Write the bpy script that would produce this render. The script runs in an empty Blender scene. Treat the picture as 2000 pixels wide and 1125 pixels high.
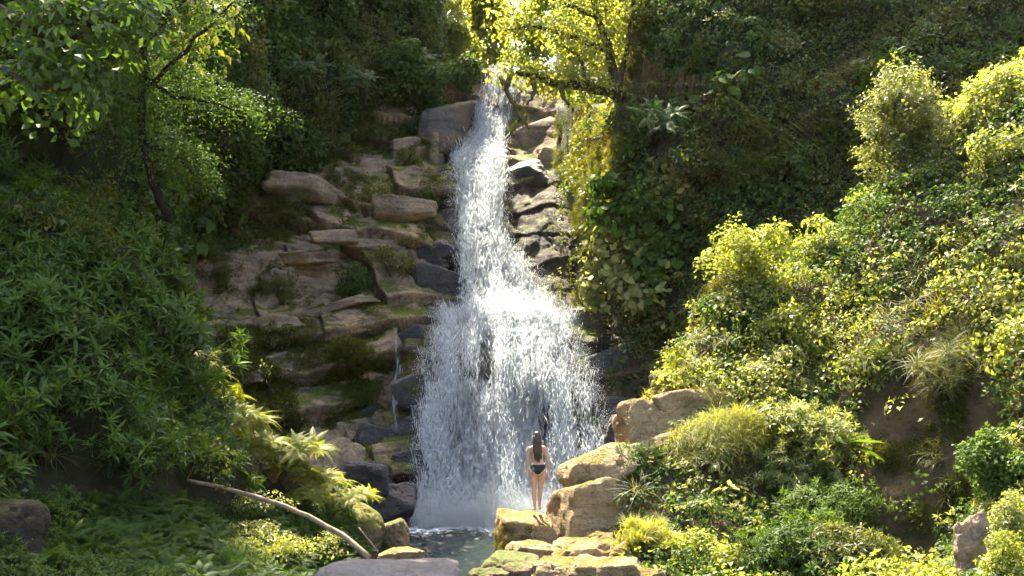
import bpy, math, random
import numpy as np
from mathutils import Vector, Matrix

# ------------------------------------------------------------------ camera, sky, sun, exposure
scene = bpy.context.scene
C = scene.collection
FPX, HOR, ZC = 2144.0, 770.0, 4.0          # focal length in photo pixels, horizon row, eye height above the pool

cam_d = bpy.data.cameras.new('camera')
cam = bpy.data.objects.new('camera', cam_d)
C.objects.link(cam)
cam.location = (0, 0, ZC)
cam.rotation_euler = (math.radians(90), 0, 0)
cam_d.sensor_width = 36
cam_d.lens = FPX / 2000 * 36
cam_d.shift_y = (HOR - 562.5) / 2000
cam_d.clip_start = 0.1
cam_d.clip_end = 2000
scene.camera = cam

SUN_EL, SUN_AZ = 61.0, -22.0               # behind the fall, a little to the left
world = bpy.data.worlds.new('World')
scene.world = world
world.use_nodes = True
wn = world.node_tree.nodes
sky = wn.new('ShaderNodeTexSky')
sky.sky_type = 'NISHITA'
sky.sun_disc = False
sky.sun_elevation = math.radians(SUN_EL)
sky.sun_rotation = math.radians(SUN_AZ)
sky.dust_density = 5.0
wn['Background'].inputs[1].default_value = 0.13
world.node_tree.links.new(sky.outputs[0], wn['Background'].inputs[0])

sd = bpy.data.lights.new('sun', 'SUN')
sd.energy = 5.0
sd.angle = math.radians(0.55)
sd.color = (1.0, 0.90, 0.70)
sun = bpy.data.objects.new('sun', sd)
C.objects.link(sun)
TO_SUN = Vector((math.sin(math.radians(SUN_AZ)) * math.cos(math.radians(SUN_EL)),
                 math.cos(math.radians(SUN_AZ)) * math.cos(math.radians(SUN_EL)),
                 math.sin(math.radians(SUN_EL))))
sun.rotation_euler = TO_SUN.to_track_quat('Z', 'Y').to_euler()
sun.location = (0, 20, 60)

vs = scene.view_settings
vs.view_transform = 'Standard'
vs.look = 'None'
vs.exposure = 2.6
vs.gamma = 1.0
vs.use_curve_mapping = False
scene.cycles.max_bounces = 5
scene.cycles.volume_bounces = 0
scene.cycles.diffuse_bounces = 3
scene.cycles.adaptive_threshold = 0.03
scene.cycles.transmission_bounces = 5
scene.cycles.transparent_max_bounces = 12
scene.cycles.use_denoising = True

rng = np.random.default_rng(7)
random.seed(7)

# ------------------------------------------------------------------ maths helpers
def W(px, py, d):
    px, py, d = np.asarray(px, float), np.asarray(py, float), np.asarray(d, float)
    return np.stack(np.broadcast_arrays((px - 1000) * d / FPX, d, ZC - (py - HOR) * d / FPX), -1)

def to_px(P):
    return 1000 + P[..., 0] / P[..., 1] * FPX, HOR - (P[..., 2] - ZC) * FPX / P[..., 1]

def hash3(i, j, k, s=0):
    n = (i.astype(np.int64) * 374761393 + j.astype(np.int64) * 668265263 + k.astype(np.int64) * 2147483647 + s * 974711) & 0xffffffff
    n = ((n ^ (n >> 13)) * 1274126177) & 0xffffffff
    n = ((n ^ (n >> 16)) * 2246822519) & 0xffffffff
    return ((n ^ (n >> 15)) & 0xffffff) / float(0xffffff)

def vnoise(P, s=0):
    P = np.asarray(P, float)
    i = np.floor(P).astype(np.int64)
    f = P - i
    u = f * f * f * (f * (f * 6 - 15) + 10)
    r = 0
    for a in (0, 1):
        for b in (0, 1):
            for c in (0, 1):
                w = (u[..., 0] if a else 1 - u[..., 0]) * (u[..., 1] if b else 1 - u[..., 1]) * (u[..., 2] if c else 1 - u[..., 2])
                r = r + w * hash3(i[..., 0] + a, i[..., 1] + b, i[..., 2] + c, s)
    return r * 2 - 1

def fbm(P, o=4, s=0, g=0.5):
    r, a, t = 0, 1.0, 0
    for k in range(o):
        r = r + a * vnoise(np.asarray(P) * (2.03 ** k) + 17.3 * k, s + k)
        t += a
        a *= g
    return r / t

def sstep(a, b, x):
    t = np.clip((x - a) / (b - a), 0, 1)
    return t * t * (3 - 2 * t)

def euler_from_axis(n, spin):
    """rotations that turn local +Z onto n with a spin about it -> XYZ eulers"""
    n = n / np.maximum(np.linalg.norm(n, axis=1, keepdims=True), 1e-9)
    ref = np.where(np.abs(n[:, 2:3]) < 0.9, np.array([[0, 0, 1.0]]), np.array([[1.0, 0, 0]]))
    x = np.cross(ref, n)
    x /= np.linalg.norm(x, axis=1, keepdims=True)
    y = np.cross(n, x)
    c, s = np.cos(spin)[:, None], np.sin(spin)[:, None]
    X = x * c + y * s
    Y = -x * s + y * c
    R = np.stack([X, Y, n], 2)
    ey = np.arcsin(np.clip(-R[:, 2, 0], -1, 1))
    ex = np.arctan2(R[:, 2, 1], R[:, 2, 2])
    ez = np.arctan2(R[:, 1, 0], R[:, 0, 0])
    return np.stack([ex, ey, ez], 1), R

# ------------------------------------------------------------------ scene helpers
def mesh_obj(name, v, f, mats, parent=None, smooth=True, tint=None, mi=None, extra=None, uv=None):
    me = bpy.data.meshes.new(name)
    v = np.asarray(v, np.float32)
    f = np.asarray(f, np.int32)
    n, k = f.shape
    me.vertices.add(len(v)); me.vertices.foreach_set('co', v.ravel())
    me.loops.add(n * k); me.loops.foreach_set('vertex_index', f.ravel())
    me.polygons.add(n); me.polygons.foreach_set('loop_start', np.arange(0, n * k, k, dtype=np.int32))
    me.update(calc_edges=True)
    if smooth:
        me.polygons.foreach_set('use_smooth', np.ones(n, bool))
    if mi is not None:
        me.polygons.foreach_set('material_index', np.asarray(mi, np.int32))
    if tint is not None:
        me.attributes.new('tint', 'FLOAT', 'POINT').data.foreach_set('value', np.asarray(tint, np.float32))
    for key, val in (extra or {}).items():
        me.attributes.new(key, 'FLOAT', 'POINT').data.foreach_set('value', np.asarray(val, np.float32))
    if uv is not None:
        l = me.uv_layers.new(name='flow')
        l.data.foreach_set('uv', np.asarray(uv, np.float32)[f.ravel()].ravel())
    for m in (mats if isinstance(mats, (list, tuple)) else [mats]):
        me.materials.append(m)
    me.validate()
    o = bpy.data.objects.new(name, me)
    C.objects.link(o)
    if parent:
        o.parent = parent
    return o

def empty(name, loc):
    o = bpy.data.objects.new(name, None)
    o.location = loc
    C.objects.link(o)
    return o

def tag(o, label=None, cat=None, group=None, kind=None):
    if label: o['label'] = label
    if cat: o['category'] = cat
    if group: o['group'] = group
    if kind: o['kind'] = kind
    return o

def grid_faces(h, w):
    a = np.arange(h * w).reshape(h, w)
    return np.stack([a[:-1, :-1], a[:-1, 1:], a[1:, 1:], a[1:, :-1]], -1).reshape(-1, 4)

def interp_grid(xs, ys, Z, X, Y):
    """smooth (catmull-like) interpolation of a control grid: rows ys, cols xs"""
    def cub(cx, V, q):
        cx = np.asarray(cx, float)
        hh = np.diff(cx).reshape((-1,) + (1,) * (V.ndim - 1))
        sec = np.diff(V, axis=0) / hh
        m = np.zeros_like(V)
        pr = sec[:-1] * sec[1:]
        m[1:-1] = np.where(pr > 0, 2 * pr / np.where(np.abs(sec[:-1] + sec[1:]) < 1e-9, 1, sec[:-1] + sec[1:]), 0)
        m[0], m[-1] = sec[0], sec[-1]
        i = np.clip(np.searchsorted(cx, q) - 1, 0, len(cx) - 2)
        h = (cx[i + 1] - cx[i])
        t = ((q - cx[i]) / h)
        sh = (slice(None),) + (None,) * (V.ndim - 1)
        t, h = t[sh], h[sh]
        return ((2*t**3 - 3*t**2 + 1) * V[i] + (t**3 - 2*t**2 + t) * h * m[i] + (-2*t**3 + 3*t**2) * V[i+1] + (t**3 - t**2) * h * m[i+1])
    A = cub(ys, np.asarray(Z, float), Y)            # rows
    return cub(xs, A.T, X).T

class Sheet:
    """a terrain sheet: grid of points with area-weighted sampling"""
    def __init__(s, P):
        s.P = P
        du = np.zeros_like(P); dv = np.zeros_like(P)
        du[:, 1:-1] = P[:, 2:] - P[:, :-2]; du[:, 0] = P[:, 1] - P[:, 0]; du[:, -1] = P[:, -1] - P[:, -2]
        dv[1:-1] = P[2:] - P[:-2]; dv[0] = P[1] - P[0]; dv[-1] = P[-1] - P[-2]
        n = np.cross(du, dv)
        s.N = n / np.maximum(np.linalg.norm(n, axis=-1, keepdims=True), 1e-9)
        # face the camera / sky
        flip = np.sum(s.N * (np.array([0, 0, ZC + 6.0]) - P), -1) < 0
        s.N[flip] *= -1
        a = np.linalg.norm(np.cross(P[1:, :-1] - P[:-1, :-1], P[:-1, 1:] - P[:-1, :-1]), axis=-1)
        s.area = a
    def sample(s, n, mask=None):
        a = s.area.ravel()
        if mask is not None:
            px, py = to_px(s.P[:-1, :-1])
            a = a * np.clip(mask(px, py, s.P[:-1, :-1]), 0, None).ravel()
        h, w = s.area.shape
        c = rng.choice(len(a), size=n, p=a / a.sum())
        i, j = c // w, c % w
        u, v = rng.random(n)[:, None], rng.random(n)[:, None]
        P = s.P
        p = (P[i, j] * (1-u) + P[i, j+1] * u) * (1-v) + (P[i+1, j] * (1-u) + P[i+1, j+1] * u) * v
        return p, s.N[i, j]
    def nearest(s, px, py):
        X, Y = to_px(s.P)
        k = np.argmin((X - px) ** 2 + (Y - py) ** 2)
        i, j = np.unravel_index(k, X.shape)
        return s.P[i, j], s.N[i, j]

def inpoly(px, py, poly):
    r = np.zeros(np.shape(px), bool)
    n = len(poly)
    for k in range(n):
        x0, y0 = poly[k]; x1, y1 = poly[(k + 1) % n]
        c = ((y0 > py) != (y1 > py)) & (px < (x1 - x0) * (py - y0) / (y1 - y0 + 1e-9) + x0)
        r ^= c
    return r

# ------------------------------------------------------------------ materials
def new_mat(name):
    m = bpy.data.materials.new(name)
    m.use_nodes = True
    nt = m.node_tree
    nt.nodes.clear()
    return m, nt, nt.nodes, nt.links

def node(nt, kind, **kw):
    n = nt.nodes.new(kind)
    for k, v in kw.items():
        if k.startswith('i_'):
            n.inputs[k[2:]].default_value = v
        else:
            setattr(n, k, v)
    return n

def ramp(nt, fac, stops, interp='LINEAR'):
    r = nt.nodes.new('ShaderNodeValToRGB')
    r.color_ramp.interpolation = interp
    e = r.color_ramp.elements
    while len(e) < len(stops): e.new(0.5)
    for k, (p, c) in enumerate(stops):
        e[k].position = p
        e[k].color = (*c, 1) if len(c) == 3 else c
    if fac is not None: nt.links.new(fac, r.inputs[0])
    return r

def leaf_mat(name, cols, trans, tf=0.42, rough=0.45, spec=0.35):
    """cols: colour stops by random+tint; trans: multiplier for the light that comes through"""
    m, nt, N, L = new_mat(name)
    out = node(nt, 'ShaderNodeOutputMaterial')
    oi = node(nt, 'ShaderNodeObjectInfo')
    at = node(nt, 'ShaderNodeAttribute', attribute_name='tint')
    mx = node(nt, 'ShaderNodeMath', operation='MULTIPLY_ADD')
    L.new(oi.outputs['Random'], mx.inputs[0]); mx.inputs[1].default_value = 0.35
    ms = node(nt, 'ShaderNodeMath', operation='MULTIPLY'); ms.inputs[1].default_value = 0.65
    L.new(at.outputs['Fac'], ms.inputs[0]); L.new(ms.outputs[0], mx.inputs[2])
    r = ramp(nt, mx.outputs[0], [(k / (len(cols) - 1), c) for k, c in enumerate(cols)])
    p = node(nt, 'ShaderNodeBsdfPrincipled', i_Roughness=rough)
    p.inputs['Specular IOR Level'].default_value = spec
    L.new(r.outputs[0], p.inputs['Base Color'])
    tm = node(nt, 'ShaderNodeMix', data_type='RGBA', blend_type='MULTIPLY')
    tm.inputs['Factor'].default_value = 1
    L.new(r.outputs[0], tm.inputs['A']); tm.inputs['B'].default_value = (*trans, 1)
    t = node(nt, 'ShaderNodeBsdfTranslucent')
    L.new(tm.outputs['Result'], t.inputs[0])
    mix = node(nt, 'ShaderNodeMixShader'); mix.inputs[0].default_value = tf
    L.new(p.outputs[0], mix.inputs[1]); L.new(t.outputs[0], mix.inputs[2])
    L.new(mix.outputs[0], out.inputs[0])
    return m

def rock_mat(name, cols, moss=0.0, moss_col=((0.035, 0.05, 0.012), (0.11, 0.12, 0.02)), rough=0.85, scale=1.0, bump=0.6, wet=None, layer=0.6):
    m, nt, N, L = new_mat(name)
    out = node(nt, 'ShaderNodeOutputMaterial')
    geo = node(nt, 'ShaderNodeNewGeometry')
    mp = node(nt, 'ShaderNodeMapping'); mp.inputs['Scale'].default_value = (scale,) * 3
    L.new(geo.outputs['Position'], mp.inputs[0])
    ml = node(nt, 'ShaderNodeMapping')
    ml.inputs['Rotation'].default_value = (0.12, -0.16, 0)
    ml.inputs['Scale'].default_value = (0.5 * scale, 0.5 * scale, 5.5 * scale)
    L.new(geo.outputs['Position'], ml.inputs[0])
    n1 = node(nt, 'ShaderNodeTexNoise', i_Scale=0.75, i_Detail=7, i_Roughness=0.62); L.new(mp.outputs[0], n1.inputs[0])
    n2 = node(nt, 'ShaderNodeTexNoise', i_Scale=1.0, i_Detail=5, i_Roughness=0.6); L.new(ml.outputs[0], n2.inputs[0])
    n3 = node(nt, 'ShaderNodeTexNoise', i_Scale=9.0, i_Detail=6, i_Roughness=0.7); L.new(mp.outputs[0], n3.inputs[0])
    mix = node(nt, 'ShaderNodeMix', data_type='FLOAT'); mix.inputs[0].default_value = 0.45
    L.new(n1.outputs[0], mix.inputs['A']); L.new(n2.outputs[0], mix.inputs['B'])
    r = ramp(nt, mix.outputs['Result'], [(0.33 + 0.34 * k / (len(cols) - 1), c) for k, c in enumerate(cols)])
    r3 = ramp(nt, n3.outputs[0], [(0.3, (0.55, 0.55, 0.56)), (0.5, (1, 1, 1)), (0.72, (1.3, 1.26, 1.2))])
    mul = node(nt, 'ShaderNodeMix', data_type='RGBA', blend_type='MULTIPLY'); mul.inputs['Factor'].default_value = 0.85
    L.new(r.outputs[0], mul.inputs['A']); L.new(r3.outputs[0], mul.inputs['B'])
    vo = node(nt, 'ShaderNodeTexVoronoi', feature='DISTANCE_TO_EDGE', i_Scale=1.3)
    wv = node(nt, 'ShaderNodeVectorMath', operation='ADD')
    nd = node(nt, 'ShaderNodeTexNoise', i_Scale=1.7, i_Detail=4); L.new(mp.outputs[0], nd.inputs[0])
    L.new(mp.outputs[0], wv.inputs[0]); L.new(nd.outputs['Color'], wv.inputs[1]); L.new(wv.outputs[0], vo.inputs[0])
    cr = ramp(nt, vo.outputs[0], [(0.0, (0.35, 0.33, 0.3)), (0.03, (1, 1, 1))])
    cm = node(nt, 'ShaderNodeMix', data_type='RGBA', blend_type='MULTIPLY'); cm.inputs['Factor'].default_value = 0.5
    L.new(mul.outputs['Result'], cm.inputs['A']); L.new(cr.outputs[0], cm.inputs['B'])
    col = cm.outputs['Result']
    p = node(nt, 'ShaderNodeBsdfPrincipled', i_Roughness=rough)
    p.inputs['Specular IOR Level'].default_value = 0.3
    if wet:  # darkens damp rock, and carries the painted shade right of the fall
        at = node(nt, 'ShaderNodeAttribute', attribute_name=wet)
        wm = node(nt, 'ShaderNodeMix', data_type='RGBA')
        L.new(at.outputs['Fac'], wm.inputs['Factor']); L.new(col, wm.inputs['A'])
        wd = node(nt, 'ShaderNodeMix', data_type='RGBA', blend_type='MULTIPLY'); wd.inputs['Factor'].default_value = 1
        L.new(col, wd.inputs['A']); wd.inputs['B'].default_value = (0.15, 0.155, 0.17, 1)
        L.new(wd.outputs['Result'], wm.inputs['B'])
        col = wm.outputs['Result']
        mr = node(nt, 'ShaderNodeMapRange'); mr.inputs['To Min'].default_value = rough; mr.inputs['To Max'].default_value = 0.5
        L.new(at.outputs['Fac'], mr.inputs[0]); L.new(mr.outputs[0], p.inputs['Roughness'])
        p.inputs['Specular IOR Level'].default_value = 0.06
    if moss > 0:
        sx = node(nt, 'ShaderNodeSeparateXYZ'); L.new(geo.outputs['Normal'], sx.inputs[0])
        nm = node(nt, 'ShaderNodeTexNoise', i_Scale=1.1, i_Detail=6, i_Roughness=0.65); L.new(mp.outputs[0], nm.inputs[0])
        a = node(nt, 'ShaderNodeMath', operation='MULTIPLY_ADD'); a.inputs[1].default_value = 0.35
        L.new(sx.outputs[2], a.inputs[0]); L.new(nm.outputs[0], a.inputs[2])
        mr = node(nt, 'ShaderNodeMapRange')
        mr.inputs['From Min'].default_value = 0.85 - 0.45 * moss; mr.inputs['From Max'].default_value = 0.97 - 0.45 * moss
        L.new(a.outputs[0], mr.inputs[0])
        mc = ramp(nt, n3.outputs[0], [(0.3, moss_col[0]), (0.7, moss_col[1])])
        mm = node(nt, 'ShaderNodeMix', data_type='RGBA')
        L.new(mr.outputs[0], mm.inputs['Factor']); L.new(col, mm.inputs['A']); L.new(mc.outputs[0], mm.inputs['B'])
        col = mm.outputs['Result']
    L.new(col, p.inputs['Base Color'])
    add = node(nt, 'ShaderNodeMath', operation='MULTIPLY_ADD'); add.inputs[1].default_value = layer
    L.new(n2.outputs[0], add.inputs[0]); L.new(n3.outputs[0], add.inputs[2])
    b2 = node(nt, 'ShaderNodeMath', operation='MULTIPLY_ADD'); b2.inputs[1].default_value = 0.25
    L.new(cr.outputs[0], b2.inputs[0]); L.new(add.outputs[0], b2.inputs[2])
    bp = node(nt, 'ShaderNodeBump', i_Strength=bump, i_Distance=0.12)
    L.new(b2.outputs[0], bp.inputs['Height']); L.new(bp.outputs[0], p.inputs['Normal'])
    L.new(p.outputs[0], out.inputs[0])
    return m

def soil_mat(name, c0, c1, scale=1.0):
    m, nt, N, L = new_mat(name)
    out = node(nt, 'ShaderNodeOutputMaterial')
    geo = node(nt, 'ShaderNodeNewGeometry')
    n1 = node(nt, 'ShaderNodeTexNoise', i_Scale=1.2 * scale, i_Detail=9, i_Roughness=0.7); L.new(geo.outputs['Position'], n1.inputs[0])
    r = ramp(nt, n1.outputs[0], [(0.3, c0), (0.7, c1)])
    p = node(nt, 'ShaderNodeBsdfPrincipled', i_Roughness=0.95)
    p.inputs['Specular IOR Level'].default_value = 0.15
    L.new(r.outputs[0], p.inputs['Base Color'])
    bp = node(nt, 'ShaderNodeBump', i_Strength=0.8, i_Distance=0.2)
    L.new(n1.outputs[0], bp.inputs['Height']); L.new(bp.outputs[0], p.inputs['Normal'])
    L.new(p.outputs[0], out.inputs[0])
    return m

def plain_mat(name, col, rough=0.6, spec=0.3, noise=0.0, nscale=20, stretch=(1, 1, 1)):
    m, nt, N, L = new_mat(name)
    out = node(nt, 'ShaderNodeOutputMaterial')
    p = node(nt, 'ShaderNodeBsdfPrincipled', i_Roughness=rough)
    p.inputs['Specular IOR Level'].default_value = spec
    p.inputs['Base Color'].default_value = (*col, 1)
    tc = node(nt, 'ShaderNodeTexCoord')
    mp = node(nt, 'ShaderNodeMapping'); mp.inputs['Scale'].default_value = stretch
    L.new(tc.outputs['Object'], mp.inputs[0])
    n1 = node(nt, 'ShaderNodeTexNoise', i_Scale=nscale, i_Detail=6); L.new(mp.outputs[0], n1.inputs[0])
    r = ramp(nt, n1.outputs[0], [(0.3, tuple(c * (1 - noise) for c in col)), (0.7, tuple(min(1, c * (1 + noise)) for c in col))])
    L.new(r.outputs[0], p.inputs['Base Color'])
    bp = node(nt, 'ShaderNodeBump', i_Strength=0.3 if noise else 0.0, i_Distance=0.02)
    L.new(n1.outputs[0], bp.inputs['Height']); L.new(bp.outputs[0], p.inputs['Normal'])
    L.new(p.outputs[0], out.inputs[0])
    return m

YT = (2.1, 2.15, 0.8)
M = {}
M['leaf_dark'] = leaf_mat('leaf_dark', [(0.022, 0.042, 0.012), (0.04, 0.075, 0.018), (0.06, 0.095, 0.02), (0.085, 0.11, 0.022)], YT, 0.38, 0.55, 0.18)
M['leaf_cool'] = leaf_mat('leaf_cool', [(0.018, 0.036, 0.007), (0.04, 0.075, 0.013), (0.062, 0.105, 0.018), (0.09, 0.135, 0.025)], (2.2, 2.1, 0.7), 0.32, 0.55, 0.16)
M['leaf_olive'] = leaf_mat('leaf_olive', [(0.04, 0.05, 0.012), (0.075, 0.085, 0.018), (0.10, 0.105, 0.022), (0.13, 0.12, 0.03)], YT, 0.42)
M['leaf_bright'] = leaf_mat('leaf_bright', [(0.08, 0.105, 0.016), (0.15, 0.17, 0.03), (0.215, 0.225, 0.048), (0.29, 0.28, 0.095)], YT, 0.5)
M['leaf_thin'] = leaf_mat('leaf_thin', [(0.09, 0.115, 0.02), (0.14, 0.165, 0.03), (0.19, 0.20, 0.045), (0.25, 0.235, 0.08)], (2.0, 2.0, 0.8), 0.62)
M['leaf_pale'] = leaf_mat('leaf_pale', [(0.09, 0.11, 0.03), (0.155, 0.175, 0.05), (0.23, 0.24, 0.085), (0.31, 0.30, 0.14)], (1.9, 1.85, 0.8), 0.45)
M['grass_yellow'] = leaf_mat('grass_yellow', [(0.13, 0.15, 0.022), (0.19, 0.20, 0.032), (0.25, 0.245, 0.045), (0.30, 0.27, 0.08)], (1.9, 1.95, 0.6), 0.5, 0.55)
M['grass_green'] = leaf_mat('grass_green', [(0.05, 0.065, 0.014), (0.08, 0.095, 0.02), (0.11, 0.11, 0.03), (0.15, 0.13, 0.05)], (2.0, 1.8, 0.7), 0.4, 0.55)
M['dry'] = leaf_mat('dry_vine', [(0.07, 0.05, 0.025), (0.11, 0.075, 0.04), (0.15, 0.105, 0.06)], (1.2, 1.1, 0.9), 0.25, 0.8, 0.1)
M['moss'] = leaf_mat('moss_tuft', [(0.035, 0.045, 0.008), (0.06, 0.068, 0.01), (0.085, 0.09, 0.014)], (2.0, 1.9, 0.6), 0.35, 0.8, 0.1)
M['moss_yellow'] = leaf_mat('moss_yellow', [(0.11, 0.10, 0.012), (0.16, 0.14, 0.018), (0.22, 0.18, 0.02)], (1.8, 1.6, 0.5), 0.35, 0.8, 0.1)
M['bark'] = plain_mat('bark', (0.06, 0.045, 0.03), 0.9, 0.15, 0.5, 9, (1, 1, 0.3))
M['bark_dark'] = plain_mat('bark_dark', (0.022, 0.017, 0.012), 0.9, 0.1, 0.5, 9, (1, 1, 0.3))
M['bark_pale'] = plain_mat('bark_pale', (0.22, 0.16, 0.105), 0.75, 0.2, 0.35, 14, (1, 1, 0.4))
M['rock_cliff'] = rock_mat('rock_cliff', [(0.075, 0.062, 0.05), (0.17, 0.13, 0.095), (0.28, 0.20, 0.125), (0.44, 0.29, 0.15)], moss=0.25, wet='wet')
M['rock_stone'] = rock_mat('rock_stone', [(0.09, 0.075, 0.06), (0.19, 0.145, 0.105), (0.29, 0.21, 0.135), (0.44, 0.30, 0.16)], moss=0.2)
M['rock_wet'] = rock_mat('rock_wet', [(0.016, 0.016, 0.018), (0.035, 0.034, 0.036), (0.055, 0.05, 0.048), (0.08, 0.065, 0.05)], rough=0.42, bump=0.8)
M['rock_tan'] = rock_mat('rock_tan', [(0.15, 0.10, 0.05), (0.30, 0.21, 0.105), (0.38, 0.27, 0.145), (0.46, 0.33, 0.18)], moss=0.22, moss_col=((0.10, 0.09, 0.014), (0.22, 0.17, 0.02)), scale=1.6, bump=0.95)
M['rock_mossy'] = rock_mat('rock_mossy', [(0.07, 0.05, 0.03), (0.15, 0.11, 0.06), (0.22, 0.16, 0.09)], moss=0.75, moss_col=((0.05, 0.055, 0.008), (0.15, 0.14, 0.016)), scale=1.8)
M['rock_brown'] = rock_mat('rock_brown', [(0.07, 0.05, 0.028), (0.15, 0.10, 0.055), (0.22, 0.145, 0.08)], moss=0.3, scale=1.5)
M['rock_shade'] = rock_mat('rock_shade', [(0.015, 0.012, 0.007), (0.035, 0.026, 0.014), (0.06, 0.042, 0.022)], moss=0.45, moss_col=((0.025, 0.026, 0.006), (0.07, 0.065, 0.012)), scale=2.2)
M['rock_rust'] = rock_mat('rock_rust', [(0.05, 0.048, 0.05), (0.10, 0.09, 0.085), (0.16, 0.11, 0.07), (0.22, 0.13, 0.07)], moss=0.1)
M['rock_vine'] = rock_mat('rock_vine', [(0.03, 0.026, 0.016), (0.07, 0.055, 0.032), (0.12, 0.09, 0.055)], moss=0.95, moss_col=((0.012, 0.016, 0.005), (0.04, 0.045, 0.014)))
M['rock_grey'] = rock_mat('rock_grey', [(0.065, 0.058, 0.055), (0.10, 0.09, 0.085), (0.14, 0.125, 0.115)], scale=2.0, bump=0.25, layer=0.2)
M['soil_dark'] = soil_mat('soil_dark', (0.012, 0.012, 0.006), (0.05, 0.042, 0.02))
M['soil_bank'] = soil_mat('soil_bank', (0.035, 0.027, 0.014), (0.12, 0.085, 0.045), 1.4)
M['soil_green'] = soil_mat('soil_green', (0.012, 0.016, 0.006), (0.04, 0.045, 0.016))

# ------------------------------------------------------------------ leaves and sprays (templates)
class Tpl:
    def __init__(s):
        s.v, s.f, s.t, s.m, s.n = [], [], [], [], 0
    def add(s, v, f, t, m=0):
        v = np.asarray(v, float)
        s.v.append(v); s.f.append(np.asarray(f) + s.n); s.n += len(v)
        s.t.append(np.full(len(v), t)); s.m.append(np.full(len(f), m))
    def arr(s):
        return np.concatenate(s.v), np.concatenate(s.f), np.concatenate(s.t), np.concatenate(s.m)

def rot(az, pitch, roll=0):
    return np.array(Matrix.Rotation(az, 3, 'Z') @ Matrix.Rotation(-pitch, 3, 'Y') @ Matrix.Rotation(roll, 3, 'X'))

def leaf(L, Wd, curl=0.3, fold=0.2, seg=2, shape=0.8):
    """leaf along +X, upper side +Z"""
    v, f = [(0, 0, 0)], []
    ts = np.linspace(0, 1, seg + 1)
    for t in ts[1:-1]:
        w = Wd * 0.5 * math.sin(math.pi * t ** shape)
        x, z = L * t * (1 - 0.15 * curl * t), -curl * L * t * t * 0.6
        v += [(x, -w, z + fold * w), (x, 0, z), (x, w, z + fold * w)]
    v.append((L * (1 - 0.2 * curl), 0, -curl * L * 0.6))
    f += [(0, 1, 2), (0, 2, 3)]
    for k in range(seg - 2):
        a = 1 + 3 * k
        f += [(a, a+3, a+4), (a, a+4, a+1), (a+1, a+4, a+5), (a+1, a+5, a+2)]
    a = 1 + 3 * (seg - 2); e = len(v) - 1
    f += [(a, e, a+1), (a+1, e, a+2)]
    return np.array(v), np.array(f)

def stick(p0, p1, r0, r1, k=3):
    p0, p1 = np.array(p0, float), np.array(p1, float)
    d = p1 - p0; d /= np.linalg.norm(d) + 1e-9
    x = np.cross(d, [0.3, 0.5, 0.8]); x /= np.linalg.norm(x); y = np.cross(d, x)
    v, f = [], []
    for p, r in ((p0, r0), (p1, r1)):
        for i in range(k):
            a = 2 * math.pi * i / k
            v.append(p + r * (math.cos(a) * x + math.sin(a) * y))
    for i in range(k):
        j = (i + 1) % k
        f += [(i, j, k + j), (i, k + j, k + i)]
    return v, f

def t_broad(n=26, R=0.34, L=0.15, Wd=0.085, seg=2, droop=0.3, flat=0.7):
    T = Tpl()
    for k in range(n):
        az = rng.uniform(0, 6.283); r = R * math.sqrt(rng.random())
        h = flat * R * (1 - (r / R) ** 2) * rng.uniform(0.2, 1.0)
        s = rng.uniform(0.65, 1.2)
        v, f = leaf(L * s, Wd * s, rng.uniform(0.2, 0.7), rng.uniform(0.1, 0.5), seg)
        a2 = az + rng.normal(0, 0.7)
        v = v @ rot(a2, rng.normal(-droop, 0.45), rng.normal(0, 0.4)).T + [r * math.cos(az), r * math.sin(az), h]
        T.add(v, f, rng.random())
    return T

def t_rosette(n_ros=5, nl=9, L=0.24, Wd=0.045, R=0.3, seg=3):
    T = Tpl()
    for q in range(n_ros):
        az0 = rng.uniform(0, 6.283); r = R * math.sqrt(rng.random()); h = rng.uniform(0.05, 0.35)
        c = np.array([r * math.cos(az0), r * math.sin(az0), h])
        tilt = rot(az0, rng.uniform(-0.5, 0.2)); t0 = rng.random() * 0.6
        T.add(*stick((c[0] * 0.4, c[1] * 0.4, -0.1), c, 0.008, 0.005), 0.1)
        for k in range(nl):
            az = 2.4 * k + rng.normal(0, 0.2)
            pit = 1.15 - 1.25 * k / nl + rng.normal(0, 0.15)
            s = rng.uniform(0.75, 1.15)
            v, f = leaf(L * s, Wd * s, rng.uniform(0.3, 0.8), 0.3, seg, 0.7)
            v = v @ rot(az, pit, 0).T @ tilt.T + c
            T.add(v, f, min(1, t0 + rng.random() * 0.4))
    return T

def t_small(n=60, R=0.3, L=0.06, Wd=0.036, H=0.4):
    """upright twigs with small leaves"""
    T = Tpl()
    nt_ = 6
    for q in range(nt_):
        az = rng.uniform(0, 6.283); lean = rng.uniform(0.1, 0.8); hh = H * rng.uniform(0.6, 1.2)
        tip = np.array([math.cos(az) * lean * R, math.sin(az) * lean * R, hh])
        T.add(*stick((0, 0, -0.05), tip, 0.006, 0.003), 0.05)
        t0 = rng.random() * 0.5
        for k in range(n // nt_):
            t = rng.uniform(0.2, 1.0)
            s = rng.uniform(0.7, 1.3)
            v, f = leaf(L * s, Wd * s, rng.uniform(0.1, 0.5), 0.2, 2)
            v = v @ rot(rng.uniform(0, 6.283), rng.normal(0.35, 0.4), rng.normal(0, 0.3)).T + tip * t + rng.normal(0, 0.02, 3)
            T.add(v, f, min(1, t0 + rng.random() * 0.5))
    return T

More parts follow.
